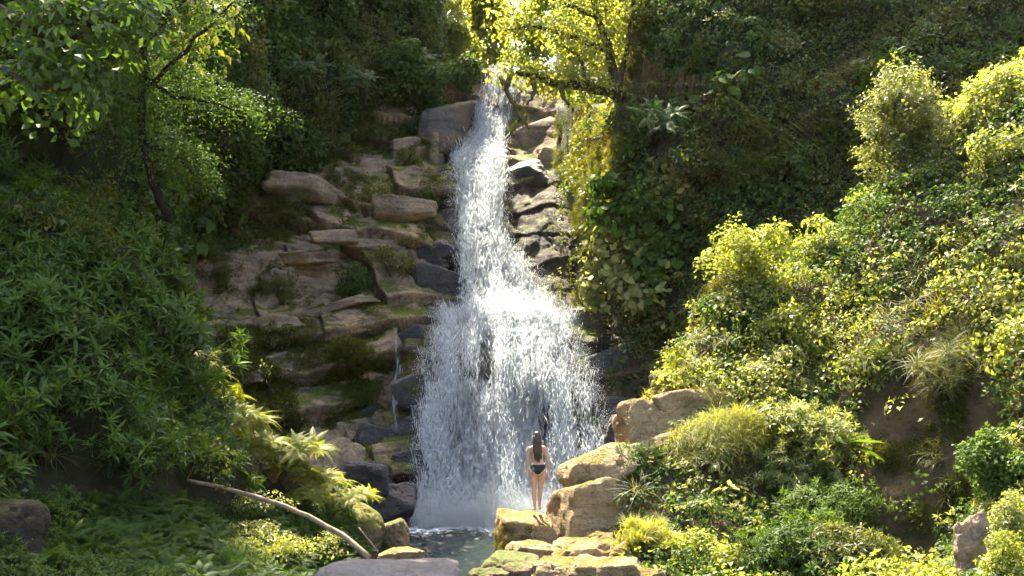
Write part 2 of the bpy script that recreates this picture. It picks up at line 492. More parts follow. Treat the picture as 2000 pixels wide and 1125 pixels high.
def blade(L, w, az, lean, droop, seg=4):
    v, f = [], []
    for k in range(seg + 1):
        t = k / seg
        x = L * (math.sin(lean) * t + droop * t * t * 0.6)
        z = L * (math.cos(lean) * t - droop * t * t * 0.7)
        ww = w * (1 - t) ** 0.7 + 0.0005
        v += [(x, -ww, z), (x, ww, z)]
    for k in range(seg):
        a = 2 * k
        f += [(a, a+1, a+3), (a, a+3, a+2)]
    return np.array(v) @ rot(az, 0).T, np.array(f)

def t_grass(n=36, L=0.35, w=0.006, R=0.08, droop=0.6, seg=3):
    T = Tpl()
    for k in range(n):
        v, f = blade(L * rng.uniform(0.5, 1.2), w * rng.uniform(0.7, 1.4), rng.uniform(0, 6.283), rng.uniform(0.05, 0.7), droop * rng.uniform(0.4, 1.5), seg)
        T.add(v + [*(rng.normal(0, R * 0.5, 2)), 0], f, rng.random())
    return T

def t_fern(nf=9, L=0.6, pairs=18, droop=0.55, pw=0.12):
    T = Tpl()
    for q in range(nf):
        az = 2.4 * q + rng.normal(0, 0.25); lean = rng.uniform(0.5, 1.1); LL = L * rng.uniform(0.7, 1.15); t0 = rng.random() * 0.5
        A = rot(az, 0)
        def pos(t):
            return np.array([LL * (math.sin(lean) * t + 0.25 * t * t), 0, LL * (math.cos(lean) * t - droop * t * t)])
        for k in range(pairs):
            t = (k + 1.0) / (pairs + 0.3)
            c = pos(t); d = pos(min(1, t + 0.05)) - pos(t - 0.05); d /= np.linalg.norm(d)
            pl = LL * pw * 2 * math.sin(math.pi * (0.12 + 0.86 * t) ** 0.75) * 0.75
            hw = LL / pairs * 0.30
            for sgn in (-1, 1):
                e = c + np.array([d[0] * pl * 0.35, sgn * pl, d[2] * pl * 0.35 - pl * 0.25])
                m_ = (c + e) / 2 + [0, 0, pl * 0.06]
                v = np.array([c - d * hw, c + d * hw, m_ + d * hw, m_ - d * hw * 0.9, e])
                f = [(0, 1, 2), (0, 2, 3), (3, 2, 4)] if sgn < 0 else [(0, 2, 1), (0, 3, 2), (3, 4, 2)]
                T.add(v @ A.T, f, min(1, t0 + rng.random() * 0.3))
        pr = [pos(t) for t in np.linspace(0, 1, 5)]
        for a, b in zip(pr[:-1], pr[1:]):
            v, f = stick(a, b, 0.006, 0.004)
            T.add(np.array(v) @ A.T, f, 0.6)
    return T

def t_hang(n=14, L=0.9, leafy=True, m_leaf=0, spread=0.25, lw=0.05):
    """strands that hang down the local -X... in world terms they fall: template is used with +Z up"""
    T = Tpl()
    for q in range(n):
        x, y = rng.normal(0, spread), rng.normal(0, 0.07)
        LL = L * rng.uniform(0.4, 1.3)
        p = np.array([x, y, 0.0]); seg = 5
        for k in range(seg):
            e = p + np.array([rng.normal(0, 0.03), rng.normal(0, 0.02), -LL / seg])
            dx = np.array([0.006 * rng.uniform(0.6, 1.6), 0.003, 0])
            T.add(np.array([p - dx, p + dx, e + dx, e - dx]), [(0, 1, 2), (0, 2, 3)], rng.random(), 0)
            if leafy:
                for j in range(2):
                    s = rng.uniform(0.6, 1.2)
                    v, f = leaf(lw * 1.6 * s, lw * s, 0.4, 0.2, 2)
                    T.add(v @ rot(rng.uniform(0, 6.283), rng.uniform(-1.1, 0.0), 0).T + (p * (j * 0.5) + e * (1 - j * 0.5)), f, rng.random(), m_leaf)
            p = e
    return T

def t_bigleaf(n=8, L=0.42, Wd=0.26, R=0.25):
    T = Tpl()
    for k in range(n):
        az = rng.uniform(0, 6.283); s = rng.uniform(0.6, 1.1)
        v, f = leaf(L * s, Wd * s, rng.uniform(0.2, 0.6), 0.2, 4, 0.6)
        c = np.array([math.cos(az) * R * rng.random(), math.sin(az) * R * rng.random(), rng.uniform(-0.2, 0.3)])
        T.add(v @ rot(az, rng.uniform(-1.2, -0.2), rng.normal(0, 0.3)).T + c, f, rng.random())
        T.add(*stick((0, 0, -0.1), c, 0.008, 0.006), 0.3)
    return T

def t_moss(n=40, R=0.16, L=0.05):
    T = Tpl()
    for k in range(n):
        az = rng.uniform(0, 6.283); r = R * math.sqrt(rng.random())
        v, f = leaf(L * rng.uniform(0.6, 1.3), L * 0.5, 0.4, 0.3, 2)
        T.add(v @ rot(rng.uniform(0, 6.283), rng.uniform(0.2, 1.2), 0).T + [r * math.cos(az), r * math.sin(az), 0.02 * rng.random() + 0.03 * (1 - r / R)], f, rng.random())
    return T

TP = {
    'broad': [t_broad() for _ in range(4)],
    'broad_s': [t_broad(34, 0.32, 0.105, 0.06) for _ in range(4)],
    'broad_t': [t_broad(40, 0.36, 0.07, 0.04) for _ in range(4)],
    'rosette': [t_rosette() for _ in range(4)],
    'rosette_s': [t_rosette(6, 8, 0.14, 0.032, 0.26, 2) for _ in range(4)],
    'small': [t_small() for _ in range(4)],
    'grass': [t_grass() for _ in range(3)],
    'grass_long': [t_grass(40, 0.6, 0.007, 0.12, 0.9, 4) for _ in range(3)],
    'fern': [t_fern() for _ in range(3)],
    'hang': [t_hang() for _ in range(3)],
    'hang_dry': [t_hang(18, 1.1, False) for _ in range(3)],
    'big': [t_bigleaf() for _ in range(3)],
    'moss': [t_moss() for _ in range(3)],
}

# ------------------------------------------------------------------ scatter (ground cover that nobody could count)
def scatter(name, kinds, pts, nrm, scale, kind='stuff', up=0.5, mats=None, jitter=0.35, parent=None, hang=False, weights=None, patch=4.0):
    """kinds: list of (template key, material). One object; copies of the sprays by geometry nodes."""
    n = len(pts)
    V, F, T, MI, TID = [], [], [], [], []
    base = 0; tid = 0; owner = []
    ml = []
    for key, mat in kinds:
        if mat not in ml: ml.append(mat)
        ids = []
        for t in TP[key]:
            v, f, tt, mm = t.arr()
            V.append(v); F.append(f + base); T.append(tt); MI.append(np.full(len(f), ml.index(mat)))
            TID.append(np.full(len(v), tid)); base += len(v)
            ids.append(tid); tid += 1
        owner.append(ids)
    w = np.array(weights or [1] * len(kinds), float)
    sc_ = [np.log(w[k]) + patch * fbm(pts * 0.38 + 31.7 * k, 2, 200 + k) + rng.gumbel(0, 0.55, n) for k in range(len(kinds))]
    kk = np.argmax(np.stack(sc_, 0), 0)
    pick = np.array([owner[k][rng.integers(len(owner[k]))] for k in kk])
    ax = nrm * (1 - up) + np.array([0, 0, up]) + rng.normal(0, jitter, (n, 3))
    if hang:
        ax = np.array([[0, 0, 1.0]]) + rng.normal(0, 0.05, (n, 3))
    eu, _ = euler_from_axis(ax, rng.uniform(0, 6.283, n) if not hang else np.arctan2(nrm[:, 1], nrm[:, 0]) + math.pi / 2 + rng.normal(0, 0.2, n))
    if hang:
        eu[:, 2] = np.arctan2(nrm[:, 1], nrm[:, 0]) + math.pi / 2
    V.append(pts); T.append(np.zeros(n)); TID.append(np.full(n, -1))
    v = np.concatenate(V)
    o = mesh_obj(name, v, np.concatenate(F), [M[m] for m in ml], parent, False, np.concatenate(T), np.concatenate(MI))
    me = o.data
    tot, tb = len(v), len(v) - n
    me.attributes.new('tid', 'INT', 'POINT').data.foreach_set('value', np.concatenate(TID).astype(np.int32))
    pk = np.zeros(tot, np.int32); pk[tb:] = pick
    me.attributes.new('pick', 'INT', 'POINT').data.foreach_set('value', pk)
    sc = np.ones(tot, np.float32); sc[tb:] = scale
    me.attributes.new('size', 'FLOAT', 'POINT').data.foreach_set('value', sc)
    ro = np.zeros((tot, 3), np.float32); ro[tb:] = eu
    me.attributes.new('turn', 'FLOAT_VECTOR', 'POINT').data.foreach_set('vector', ro.ravel())
    ng = bpy.data.node_groups.new(name + '_scatter', 'GeometryNodeTree')
    ng.interface.new_socket('Geometry', in_out='INPUT', socket_type='NodeSocketGeometry')
    ng.interface.new_socket('Geometry', in_out='OUTPUT', socket_type='NodeSocketGeometry')
    N, L = ng.nodes, ng.links
    gi, go = N.new('NodeGroupInput'), N.new('NodeGroupOutput')
    def attr(nm, ty):
        a = N.new('GeometryNodeInputNamedAttribute'); a.data_type = ty; a.inputs[0].default_value = nm
        return a.outputs[0]
    tidf = attr('tid', 'INT')
    def sep(val):
        c = N.new('FunctionNodeCompare'); c.data_type = 'INT'; c.operation = 'EQUAL'
        L.new(tidf, c.inputs[2]); c.inputs[3].default_value = val
        s_ = N.new('GeometryNodeSeparateGeometry'); s_.domain = 'POINT'
        L.new(gi.outputs[0], s_.inputs[0]); L.new(c.outputs[0], s_.inputs[1])
        return s_.outputs[0]
    jn = N.new('GeometryNodeJoinGeometry')
    for k in reversed(range(tid)):
        g = N.new('GeometryNodeGeometryToInstance')
        L.new(sep(k), g.inputs[0]); L.new(g.outputs[0], jn.inputs[0])
    ip = N.new('GeometryNodeInstanceOnPoints')
    L.new(sep(-1), ip.inputs['Points']); L.new(jn.outputs[0], ip.inputs['Instance'])
    ip.inputs['Pick Instance'].default_value = True
    L.new(attr('pick', 'INT'), ip.inputs['Instance Index'])
    er = N.new('FunctionNodeEulerToRotation'); L.new(attr('turn', 'FLOAT_VECTOR'), er.inputs[0])
    L.new(er.outputs[0], ip.inputs['Rotation']); L.new(attr('size', 'FLOAT'), ip.inputs['Scale'])
    L.new(ip.outputs[0], go.inputs[0])
    md = o.modifiers.new('scatter', 'NODES'); md.node_group = ng
    if kind: o['kind'] = kind
    return o

def bake(tpls, pts, axes, scale, spin=None):
    """join copies of templates into one set of arrays"""
    n = len(pts)
    spin = rng.uniform(0, 6.283, n) if spin is None else spin
    _, R = euler_from_axis(axes, spin)
    V, F, T = [], [], []
    b = 0
    A = [t.arr() for t in tpls]
    for k in range(n):
        v, f, t, m = A[rng.integers(len(A))]
        V.append((v * scale[k]) @ R[k].T + pts[k]); F.append(f + b); T.append(np.clip(t * 0.75 + rng.random() * 0.25, 0, 1)); b += len(v)
    return np.concatenate(V), np.concatenate(F), np.concatenate(T)

def tube(path, radii, k=6):
    path = [np.array(p, float) for p in path]
    v, f = [], []
    for i, p in enumerate(path):
        d = path[min(i + 1, len(path) - 1)] - path[max(i - 1, 0)]; d /= np.linalg.norm(d) + 1e-9
        x = np.cross(d, [0.31, 0.52, 0.79]); x /= np.linalg.norm(x); y = np.cross(d, x)
        for j in range(k):
            a = 2 * math.pi * j / k
            v.append(p + radii[i] * (math.cos(a) * x + math.sin(a) * y))
    for i in range(len(path) - 1):
        for j in range(k):
            a, b = i * k + j, i * k + (j + 1) % k
            f += [(a, b, b + k), (a, b + k, a + k)]
    n = len(v); v += [path[0], path[-1]]
    for j in range(k):
        f += [(n, (j + 1) % k, j), (n + 1, (len(path) - 1) * k + j, (len(path) - 1) * k + (j + 1) % k)]
    return np.array(v), np.array(f)

def join(parts):
    V, F, b = [], [], 0
    for v, f in parts:
        V.append(np.asarray(v)); F.append(np.asarray(f) + b); b += len(v)
    return np.concatenate(V), np.concatenate(F)

def bend(p0, p1, n=6, wob=0.1, sag=0.0):
    p0, p1 = np.array(p0, float), np.array(p1, float)
    L = np.linalg.norm(p1 - p0)
    r = []
    for k in range(n + 1):
        t = k / n
        p = p0 * (1 - t) + p1 * t + rng.normal(0, wob * L / n, 3) * (0 < k < n)
        p[2] -= sag * L * math.sin(math.pi * t)
        r.append(p)
    return r

# ------------------------------------------------------------------ terrain: the gorge
# bed of the pool and valley floor, out to the horizon
gx = np.concatenate([[-900, -300, -80], np.linspace(-30, 30, 40), [80, 300, 900]])
gy = np.concatenate([[-600, -150, -30], np.linspace(-10, 60, 50), [120, 400, 1500]])
GX, GY = np.meshgrid(gx, gy)
GZ = -1.4 + 0.25 * fbm(np.stack([GX * 0.3, GY * 0.3, GX * 0], -1), 3)
tag(mesh_obj('ground', np.stack([GX, GY, GZ], -1).reshape(-1, 3), grid_faces(*GX.shape), M['soil_bank']), kind='structure')

# --- rock cliff that carries the fall
RC_X = [200, 300, 400, 550, 700, 800, 860, 920, 1000, 1080, 1150, 1220, 1300]
RC_Y = [100, 135, 170, 300, 330, 480, 590, 625, 720, 850, 950, 1070]
RC_D = [
    [45.5, 46, 46.5, 49, 52, 53, 53.5, 54, 54, 52, 49, 46, 43],
    [43.5, 44, 45, 47, 49.5, 50.5, 50.5, 50.8, 50.8, 49.5, 47, 44, 42],
    [43, 43.5, 44, 46, 48, 49.5, 49, 50, 50, 49, 46, 43, 41],
    [41, 41.5, 42, 43, 43.7, 44.2, 45.2, 47.2, 47.2, 46, 43.5, 41, 39.5],
    [40, 40.5, 41, 42, 42.6, 42.6, 43.2, 44.6, 44.6, 43.6, 42, 40, 38.5],
    [37.5, 38, 38.4, 39.4, 40, 40, 40.6, 41.2, 41.2, 40.6, 39.6, 38.5, 37.5],
    [36, 36.5, 37, 37.8, 38.2, 38.2, 38.7, 39.3, 39.3, 39.0, 38.5, 37.6, 36.6],
    [35, 35.8, 36.2, 37, 37.4, 37.2, 37.7, 38.05, 38.05, 37.9, 37.5, 36.8, 35.8],
    [34, 34.5, 34.9, 35.6, 36, 35.4, 35.9, 36, 36, 36, 35.9, 35.4, 34.5],
    [33, 33.3, 33.5, 34, 34.4, 34.2, 34.8, 34.9, 34.9, 34.9, 34.8, 34.4, 33.6],
    [31.8, 32, 32.2, 32.6, 33, 33.3, 33.9, 34, 34, 34, 33.9, 33.4, 32.6],
    [30.5, 30.6, 30.8, 31, 31.3, 32, 33, 33.2, 33.2, 33.2, 33, 32.4, 31.5]]
def rock_d(px, py):
    """base depth of the cliff at scattered photo positions"""
    px, py = np.asarray(px, float).ravel(), np.asarray(py, float).ravel()
    ix = np.linspace(200, 1300, 221); iy = np.linspace(100, 1070, 195)
    D = rock_d.D
    a = np.clip((px - 200) / 5, 0, 219.999); b = np.clip((py - 100) / 5, 0, 193.999)
    i, j = b.astype(int), a.astype(int); u, v = a - j, b - i
    return (D[i, j] * (1-u) + D[i, j+1] * u) * (1-v) + (D[i+1, j] * (1-u) + D[i+1, j+1] * u) * v
rock_d.D = interp_grid(RC_X, RC_Y, RC_D, np.linspace(200, 1300, 221), np.linspace(100, 1070, 195))

FALL_EDGE = [(140, 948, 1026), (170, 935, 1022), (210, 922, 1012), (260, 915, 1000), (300, 880, 990), (312, 872, 1000), (345, 878, 996), (400, 884, 984), (455, 890, 982),
             (490, 886, 1005), (520, 892, 1035), (550, 900, 1056), (590, 898, 1080), (612, 880, 1098), (634, 850, 1116), (665, 836, 1132), (720, 824, 1150),
             (780, 816, 1172), (850, 811, 1192), (900, 808, 1200), (960, 806, 1185), (1000, 806, 1160), (1036, 806, 1120)]
fe = np.array(FALL_EDGE, float)
def fall_inside(px, py, grow=0):
    l, r = np.interp(py, fe[:, 0], fe[:, 1]), np.interp(py, fe[:, 0], fe[:, 2])
    return np.minimum(px - l, r - px) + grow       # >0 inside, in pixels

nx, ny = 420, 400
qx = np.linspace(200, 1300, nx); qy = np.linspace(100, 1070, ny)
D0 = interp_grid(RC_X, RC_Y, RC_D, qx, qy)
QX, QY = np.meshgrid(qx, qy)
P = W(QX, QY, D0)
wp = P + 0.55 * np.stack([fbm(P * 0.45, 3, 3), fbm(P * 0.45, 3, 5), fbm(P * 0.45, 3, 9)], -1)
s_ = (wp[..., 2] + (0.34 * sstep(8.0, 10.0, wp[..., 2] - 0.1 * wp[..., 0]) - 0.13) * wp[..., 0] + 0.25 * wp[..., 1]) / 1.45 + 0.35 * fbm(P * 0.25, 2, 97)
lay = np.floor(s_); fr = s_ - lay
h1 = hash3(lay, lay * 0, lay * 0 + 3)
bx = (wp[..., 0] + 0.5 * wp[..., 2]) / 4.2 + 7.7 * h1
blk = np.floor(bx); bf = bx - blk
off = 0.7 * h1 + 0.6 * hash3(lay, blk, lay * 0 + 11) - 0.4 + 0.35 * (hash3(lay, blk, lay * 0 + 19) - 0.5) * (bf - 0.5) * 4
edge = np.minimum(np.minimum(fr, 1 - fr) * 1.55, np.minimum(bf, 1 - bf) * 4.2)
off = off - 0.22 * (1 - sstep(0, 0.09, edge)) - 0.5 * fr
s2 = (wp[..., 2] - 0.2 * wp[..., 0]) / 0.27
off = off + 0.11 * hash3(np.floor(s2), np.floor(wp[..., 0] / 0.9 + 5 * hash3(np.floor(s2), s2 * 0, s2 * 0)), s2 * 0 + 5)
off = off + 0.22 * fbm(P * 1.3, 4, 21) + 0.3 * fbm(P * 0.4, 2, 31)
off = off * (1 - 0.75 * sstep(985, 1020, QX)) + 0.25 * sstep(985, 1020, QX) * fbm(P * np.array([1.6, 1.6, 0.5]), 4, 87)
infall = sstep(-15, 40, fall_inside(QX, QY))
off = off * (1 - 0.72 * infall)
nrm = np.array([0, -0.86, 0.5])
P = P + off[..., None] * nrm
# the river arrives level behind the lip of the fall
lip = sstep(860, 900, QX) * sstep(1150, 1090, QX) * sstep(142, 134, QY)
P[..., 2] = P[..., 2] * (1 - lip) + np.minimum(P[..., 2], 18.6) * lip
back = [P[0:1] + np.array([0, 4.0 * k, 0.25 * k]) for k in (3, 2, 1)]
PR = np.concatenate(back + [P], 0)
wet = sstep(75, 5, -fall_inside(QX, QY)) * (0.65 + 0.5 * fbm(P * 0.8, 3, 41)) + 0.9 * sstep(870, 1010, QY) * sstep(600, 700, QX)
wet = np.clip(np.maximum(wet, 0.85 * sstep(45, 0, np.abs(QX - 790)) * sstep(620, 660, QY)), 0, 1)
wet = np.maximum(wet, 0.95 * sstep(985, 1005, QX) * sstep(290, 340, QY))  # right of the fall: shade painted into the rock colour, not damp
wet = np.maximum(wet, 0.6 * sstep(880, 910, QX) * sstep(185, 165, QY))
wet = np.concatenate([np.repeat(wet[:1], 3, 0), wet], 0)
rock_sheet = Sheet(P)
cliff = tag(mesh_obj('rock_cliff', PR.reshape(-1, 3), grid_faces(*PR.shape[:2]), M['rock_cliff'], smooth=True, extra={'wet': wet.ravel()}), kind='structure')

# --- wooded hillside, left of and above the rock
LH_X = [-700, -200, 0, 150, 300, 450, 600, 700, 765, 812, 852, 870]
LH_Y = [-1300, -600, -200, 0, 100, 200, 300, 350, 520]
LH_D = [
    [22, 27, 30, 36, 44, 54, 62, 68, 72, 76, 80, 92],
    [20, 23, 25, 30, 37, 45, 52, 56, 60, 64, 68, 80],
    [18.5, 20.5, 22, 27, 34, 41, 46, 50, 52, 56, 59, 72],
    [18, 20, 21.3, 26, 33, 39, 44, 47, 49, 52.5, 55, 68],
    [18, 20, 21.3, 26, 32.5, 38, 43, 46, 48.2, 51.5, 54, 66],
    [19, 21, 23.5, 27, 33, 38, 42.5, 45.4, 47.8, 51, 53.5, 64],
    [20, 22, 24.5, 28, 33.5, 39, 43.2, 45.8, 48, 50.5, 53, 62],
    [20, 22, 24.2, 28.5, 34, 40, 44.5, 47, 49, 51, 53, 62],
    [20, 22, 24, 29, 35, 42, 46, 48, 50, 52, 54, 62]]
lx = np.linspace(-700, 870, 260); ly = np.linspace(-1300, 520, 240)
LXX, LYY = np.meshgrid(lx, ly)
P = W(LXX, LYY, interp_grid(LH_X, LH_Y, LH_D, lx, ly))
P = P + (1.3 * fbm(P * 0.22, 4, 51) + 0.4 * fbm(P * 0.9, 3, 52))[..., None] * np.array([0.3, -0.9, 0.3])
P[..., 2] = np.minimum(P[..., 2], 33 + 30 * sstep(740, 400, LXX) + 1.2 * fbm(P * 0.3, 3, 55))
left_sheet = Sheet(P)
tag(mesh_obj('hillside_left', P.reshape(-1, 3), grid_faces(*P.shape[:2]), M['soil_green']), kind='structure')

# --- overgrown cliff on the right
RX = [1085, 1118, 1130, 1160, 1210, 1235, 1300, 1450, 1600, 1800, 2000, 2500]
RY = [-1200, -500, -150, 0, 195, 205, 480, 700, 1040]
RD = [
    [72, 70, 68, 66, 62, 58, 52, 50, 50, 50, 49, 44],
    [64, 62, 60, 57, 52, 47, 43, 42, 42, 41.5, 40, 34],
    [60, 58, 56, 54, 49, 43.5, 39.4, 38.6, 38.4, 38, 37, 30],
    [58, 56, 54, 52, 47.5, 42, 38, 37.4, 37, 36.4, 35, 29],
    [56, 54, 52, 50, 46, 41, 37.4, 36.4, 35.8, 35, 33.8, 28],
    [45.5, 43, 42.2, 40.6, 38.2, 37.6, 37.0, 36.2, 35.6, 34.8, 33.6, 28],
    [43, 40.4, 39.6, 38.4, 36.6, 36.3, 36.0, 35.2, 34.4, 33.6, 32.6, 27],
    [40.5, 38.6, 38, 37.2, 36, 35.7, 35.2, 34, 33, 32, 31, 26],
    [37, 35.6, 35.4, 35, 34.4, 34, 33.4, 32.4, 31.4, 30.4, 29.4, 25]]
lx = np.concatenate([np.linspace(1085, 1240, 60), np.linspace(1250, 2500, 190)]); ly = np.linspace(-1200, 1040, 260)
LXX, LYY = np.meshgrid(lx, ly)
P = W(LXX, LYY, interp_grid(RX, RY, RD, lx, ly))
amp = 0.25 + 0.75 * sstep(1180, 1320, LXX)
P = P + (amp * (1.2 * fbm(P * 0.25, 4, 61) + 0.35 * fbm(P * 0.9, 3, 62)))[..., None] * np.array([-0.6, -0.75, 0.2])
right_sheet = Sheet(P)
tag(mesh_obj('cliff_right', P.reshape(-1, 3), grid_faces(*P.shape[:2]), M['rock_vine']), kind='structure')

# --- banks as height fields through surveyed points
def tps(pts):
    pts = np.asarray(pts, float)
    n = len(pts)
    def phi(r2): return np.where(r2 > 1e-12, r2 * np.log(r2 + 1e-12), 0)
    d2 = ((pts[:, None, :2] - pts[None, :, :2]) ** 2).sum(-1)
    A = np.zeros((n + 3, n + 3)); A[:n, :n] = phi(d2) + np.eye(n) * 0.4
    A[:n, n] = 1; A[:n, n+1:] = pts[:, :2]; A[n, :n] = 1; A[n+1:, :n] = pts[:, :2].T
    s = np.linalg.solve(A, np.concatenate([pts[:, 2], [0, 0, 0]]))
    def f(x, y):
        sh = np.shape(x); x, y = np.ravel(x), np.ravel(y)
        d2 = (x[:, None] - pts[None, :, 0]) ** 2 + (y[:, None] - pts[None, :, 1]) ** 2
        return (phi(d2) @ s[:n] + s[n] + s[n+1] * x + s[n+2] * y).reshape(sh)
    return f

rb = [(1100, 965, 24), (1220, 860, 25), (1290, 790, 25.4), (1390, 700, 25.4), (1470, 600, 26), (1560, 570, 26), (1700, 470, 26), (1850, 320, 26), (2000, 170, 26),
      (1100, 1130, 20.5), (1250, 1120, 20.5), (1400, 1120, 20.6), (1600, 1120, 20.6), (1750, 1125, 21.3), (1880, 1125, 20.4), (1960, 1125, 16.5),
      (1250, 1010, 22), (1250, 940, 23.3), (1400, 1010, 22), (1400, 860, 23.6), (1500, 950, 22.6), (1550, 790, 24.0), (1600, 1000, 22), (1600, 710, 24.8),
      (1750, 900, 22.2), (1750, 720, 22.9), (1830, 1000, 21.6), (1900, 900, 21.5), (1900, 650, 22.3), (1960, 1020, 18.8), (2000, 800, 20.6), (2000, 500, 22.8), (1800, 500, 24.6), (1900, 350, 25)]
rbw = [tuple(W(*q)) for q in rb] + [(3, 29, 1), (1.5, 27, -1), (5.5, 31, 4), (9, 31, 7), (14, 31, 12), (18, 22, 12), (18, 27, 16), (14, 16, 4.5), (10, 14, 2.2), (4, 15, 0.4), (1, 16, -.6), (0, 22, -.9), (0, 26, -1.2), (5, 10, 0.4), (12, 9, 2)]
bank_z = tps(rbw)
X, Y = np.meshgrid(np.linspace(0, 18, 230), np.linspace(9, 31, 280))
Z = bank_z(X, Y)
P = np.stack([X, Y, Z], -1)
P = P + (0.75 * fbm(P * 0.55, 4, 71))[..., None] * np.array([-0.35, -0.8, 0.5]) + (0.10 * fbm(P * 3.1, 3, 72))[..., None] * np.array([-0.3, -0.6, 0.6])
bank_sheet = Sheet(P)
tag(mesh_obj('bank_right', P.reshape(-1, 3), grid_faces(*P.shape[:2]), M['soil_bank']), kind='structure')

ls = [(0, 410, 20), (150, 440, 20.5), (300, 510, 21), (345, 620, 21.5), (390, 720, 22), (480, 840, 23), (600, 900, 24), (700, 990, 24.5), (752, 1085, 24.5),
      (0, 1000, 14), (0, 700, 17), (200, 900, 16.5), (400, 1000, 18.5), (200, 1120, 13), (600, 1120, 17), (200, 650, 18.5), (350, 850, 20), (480, 950, 21.5), (620, 1010, 22.5), (100, 500, 19)]
lsw = [tuple(W(*q) - np.array([0, 0, 0.42])) for q in ls] + [(-4, 27, -.6), (-6.5, 26, 2.0), (-9, 25, 6), (-12, 25, 8.5), (-14, 18, 8), (-10, 12, 4), (-6, 9, 2), (-2, 12, 0.2), (-1.6, 19, -.8), (-1.8, 25, -.9), (-16, 28, 15), (-3, 14.5, .9), (-2, 6, 0.5), (-8, 5, 2.5)]
slope_z = tps(lsw)
X, Y = np.meshgrid(np.linspace(-17, -1.2, 220), np.linspace(5, 27, 260))
P = np.stack([X, Y, slope_z(X, Y)], -1)
P = P + (0.3 * fbm(P * 0.7, 4, 81))[..., None] * np.array([0.3, -0.6, 0.6])
slope_sheet = Sheet(P)
tag(mesh_obj('slope_left', P.reshape(-1, 3), grid_faces(*P.shape[:2]), M['soil_dark']), kind='structure')

# --- valley behind the crest
X, Y = np.meshgrid(np.linspace(-70, 80, 120), np.linspace(55, 200, 100))
Z = 17.2 + 0.14 * (Y - 55) + 0.016 * np.abs(X - 1) ** 2 * (1 - 0.3 * sstep(55, 200, Y)) + 1.5 * fbm(np.stack([X * .08, Y * .08, X * 0], -1), 3, 91)
P = np.stack([X, Y, np.minimum(Z, 60)], -1)
back_sheet = Sheet(P)
tag(mesh_obj('hill_back', P.reshape(-1, 3), grid_faces(*P.shape[:2]), M['soil_green']), kind='structure')

# ------------------------------------------------------------------ water
def pool_mat():
    m, nt, N, L = new_mat('pool_water')
    out = node(nt, 'ShaderNodeOutputMaterial')
    geo = node(nt, 'ShaderNodeNewGeometry')
    p = node(nt, 'ShaderNodeBsdfPrincipled', i_Roughness=0.06)
    p.inputs['IOR'].default_value = 1.33
    at = node(nt, 'ShaderNodeAttribute', attribute_name='foam')
    n1 = node(nt, 'ShaderNodeTexNoise', i_Scale=7.0, i_Detail=5, i_Roughness=0.7)
    mp = node(nt, 'ShaderNodeMapping'); mp.inputs['Scale'].default_value = (1, 0.7, 1)
    L.new(geo.outputs['Position'], mp.inputs[0]); L.new(mp.outputs[0], n1.inputs[0])
    a = node(nt, 'ShaderNodeMath', operation='ADD'); L.new(at.outputs['Fac'], a.inputs[0]); L.new(n1.outputs[0], a.inputs[1])
    mr = node(nt, 'ShaderNodeMapRange'); mr.inputs['From Min'].default_value = 0.78; mr.inputs['From Max'].default_value = 1.0
    L.new(a.outputs[0], mr.inputs[0])
    c = node(nt, 'ShaderNodeMix', data_type='RGBA')
    c.inputs['A'].default_value = (0.014, 0.02, 0.017, 1); c.inputs['B'].default_value = (0.75, 0.8, 0.8, 1)
    L.new(mr.outputs[0], c.inputs['Factor']); L.new(c.outputs['Result'], p.inputs['Base Color'])
    r2 = node(nt, 'ShaderNodeMapRange'); r2.inputs['To Min'].default_value = 0.06; r2.inputs['To Max'].default_value = 0.7
    L.new(mr.outputs[0], r2.inputs[0]); L.new(r2.outputs[0], p.inputs['Roughness'])
    n2 = node(nt, 'ShaderNodeTexNoise', i_Scale=5.0, i_Detail=6, i_Roughness=0.6); L.new(mp.outputs[0], n2.inputs[0])
    bp = node(nt, 'ShaderNodeBump', i_Strength=0.6, i_Distance=0.06)
    L.new(n2.outputs[0], bp.inputs['Height']); L.new(bp.outputs[0], p.inputs['Normal'])
    L.new(p.outputs[0], out.inputs[0])
    return m
M['pool'] = pool_mat()
X, Y = np.meshgrid(np.linspace(-7, 6, 200), np.linspace(10, 35, 380))
q = np.stack([X * 1.6, Y * 1.1, X * 0], -1)
wave = 0.07 * fbm(q, 3, 5) + 0.05 * fbm(q * 3.3, 3, 6) + 0.07 * (1 - np.abs(fbm(q * 2.1, 3, 8)) * 2) * sstep(22, 33, Y)
foam = 0.65 * np.exp(-np.maximum(33.2 - Y, 0) / 1.1) + 0.24 * np.exp(-np.maximum(33.2 - Y, 0) / 4.0) + 0.12 * fbm(q * 0.5, 2, 15)
tag(mesh_obj('pool_water', np.stack([X, Y, wave], -1).reshape(-1, 3), grid_faces(*X.shape), M['pool'], extra={'foam': foam.ravel()}), kind='structure')

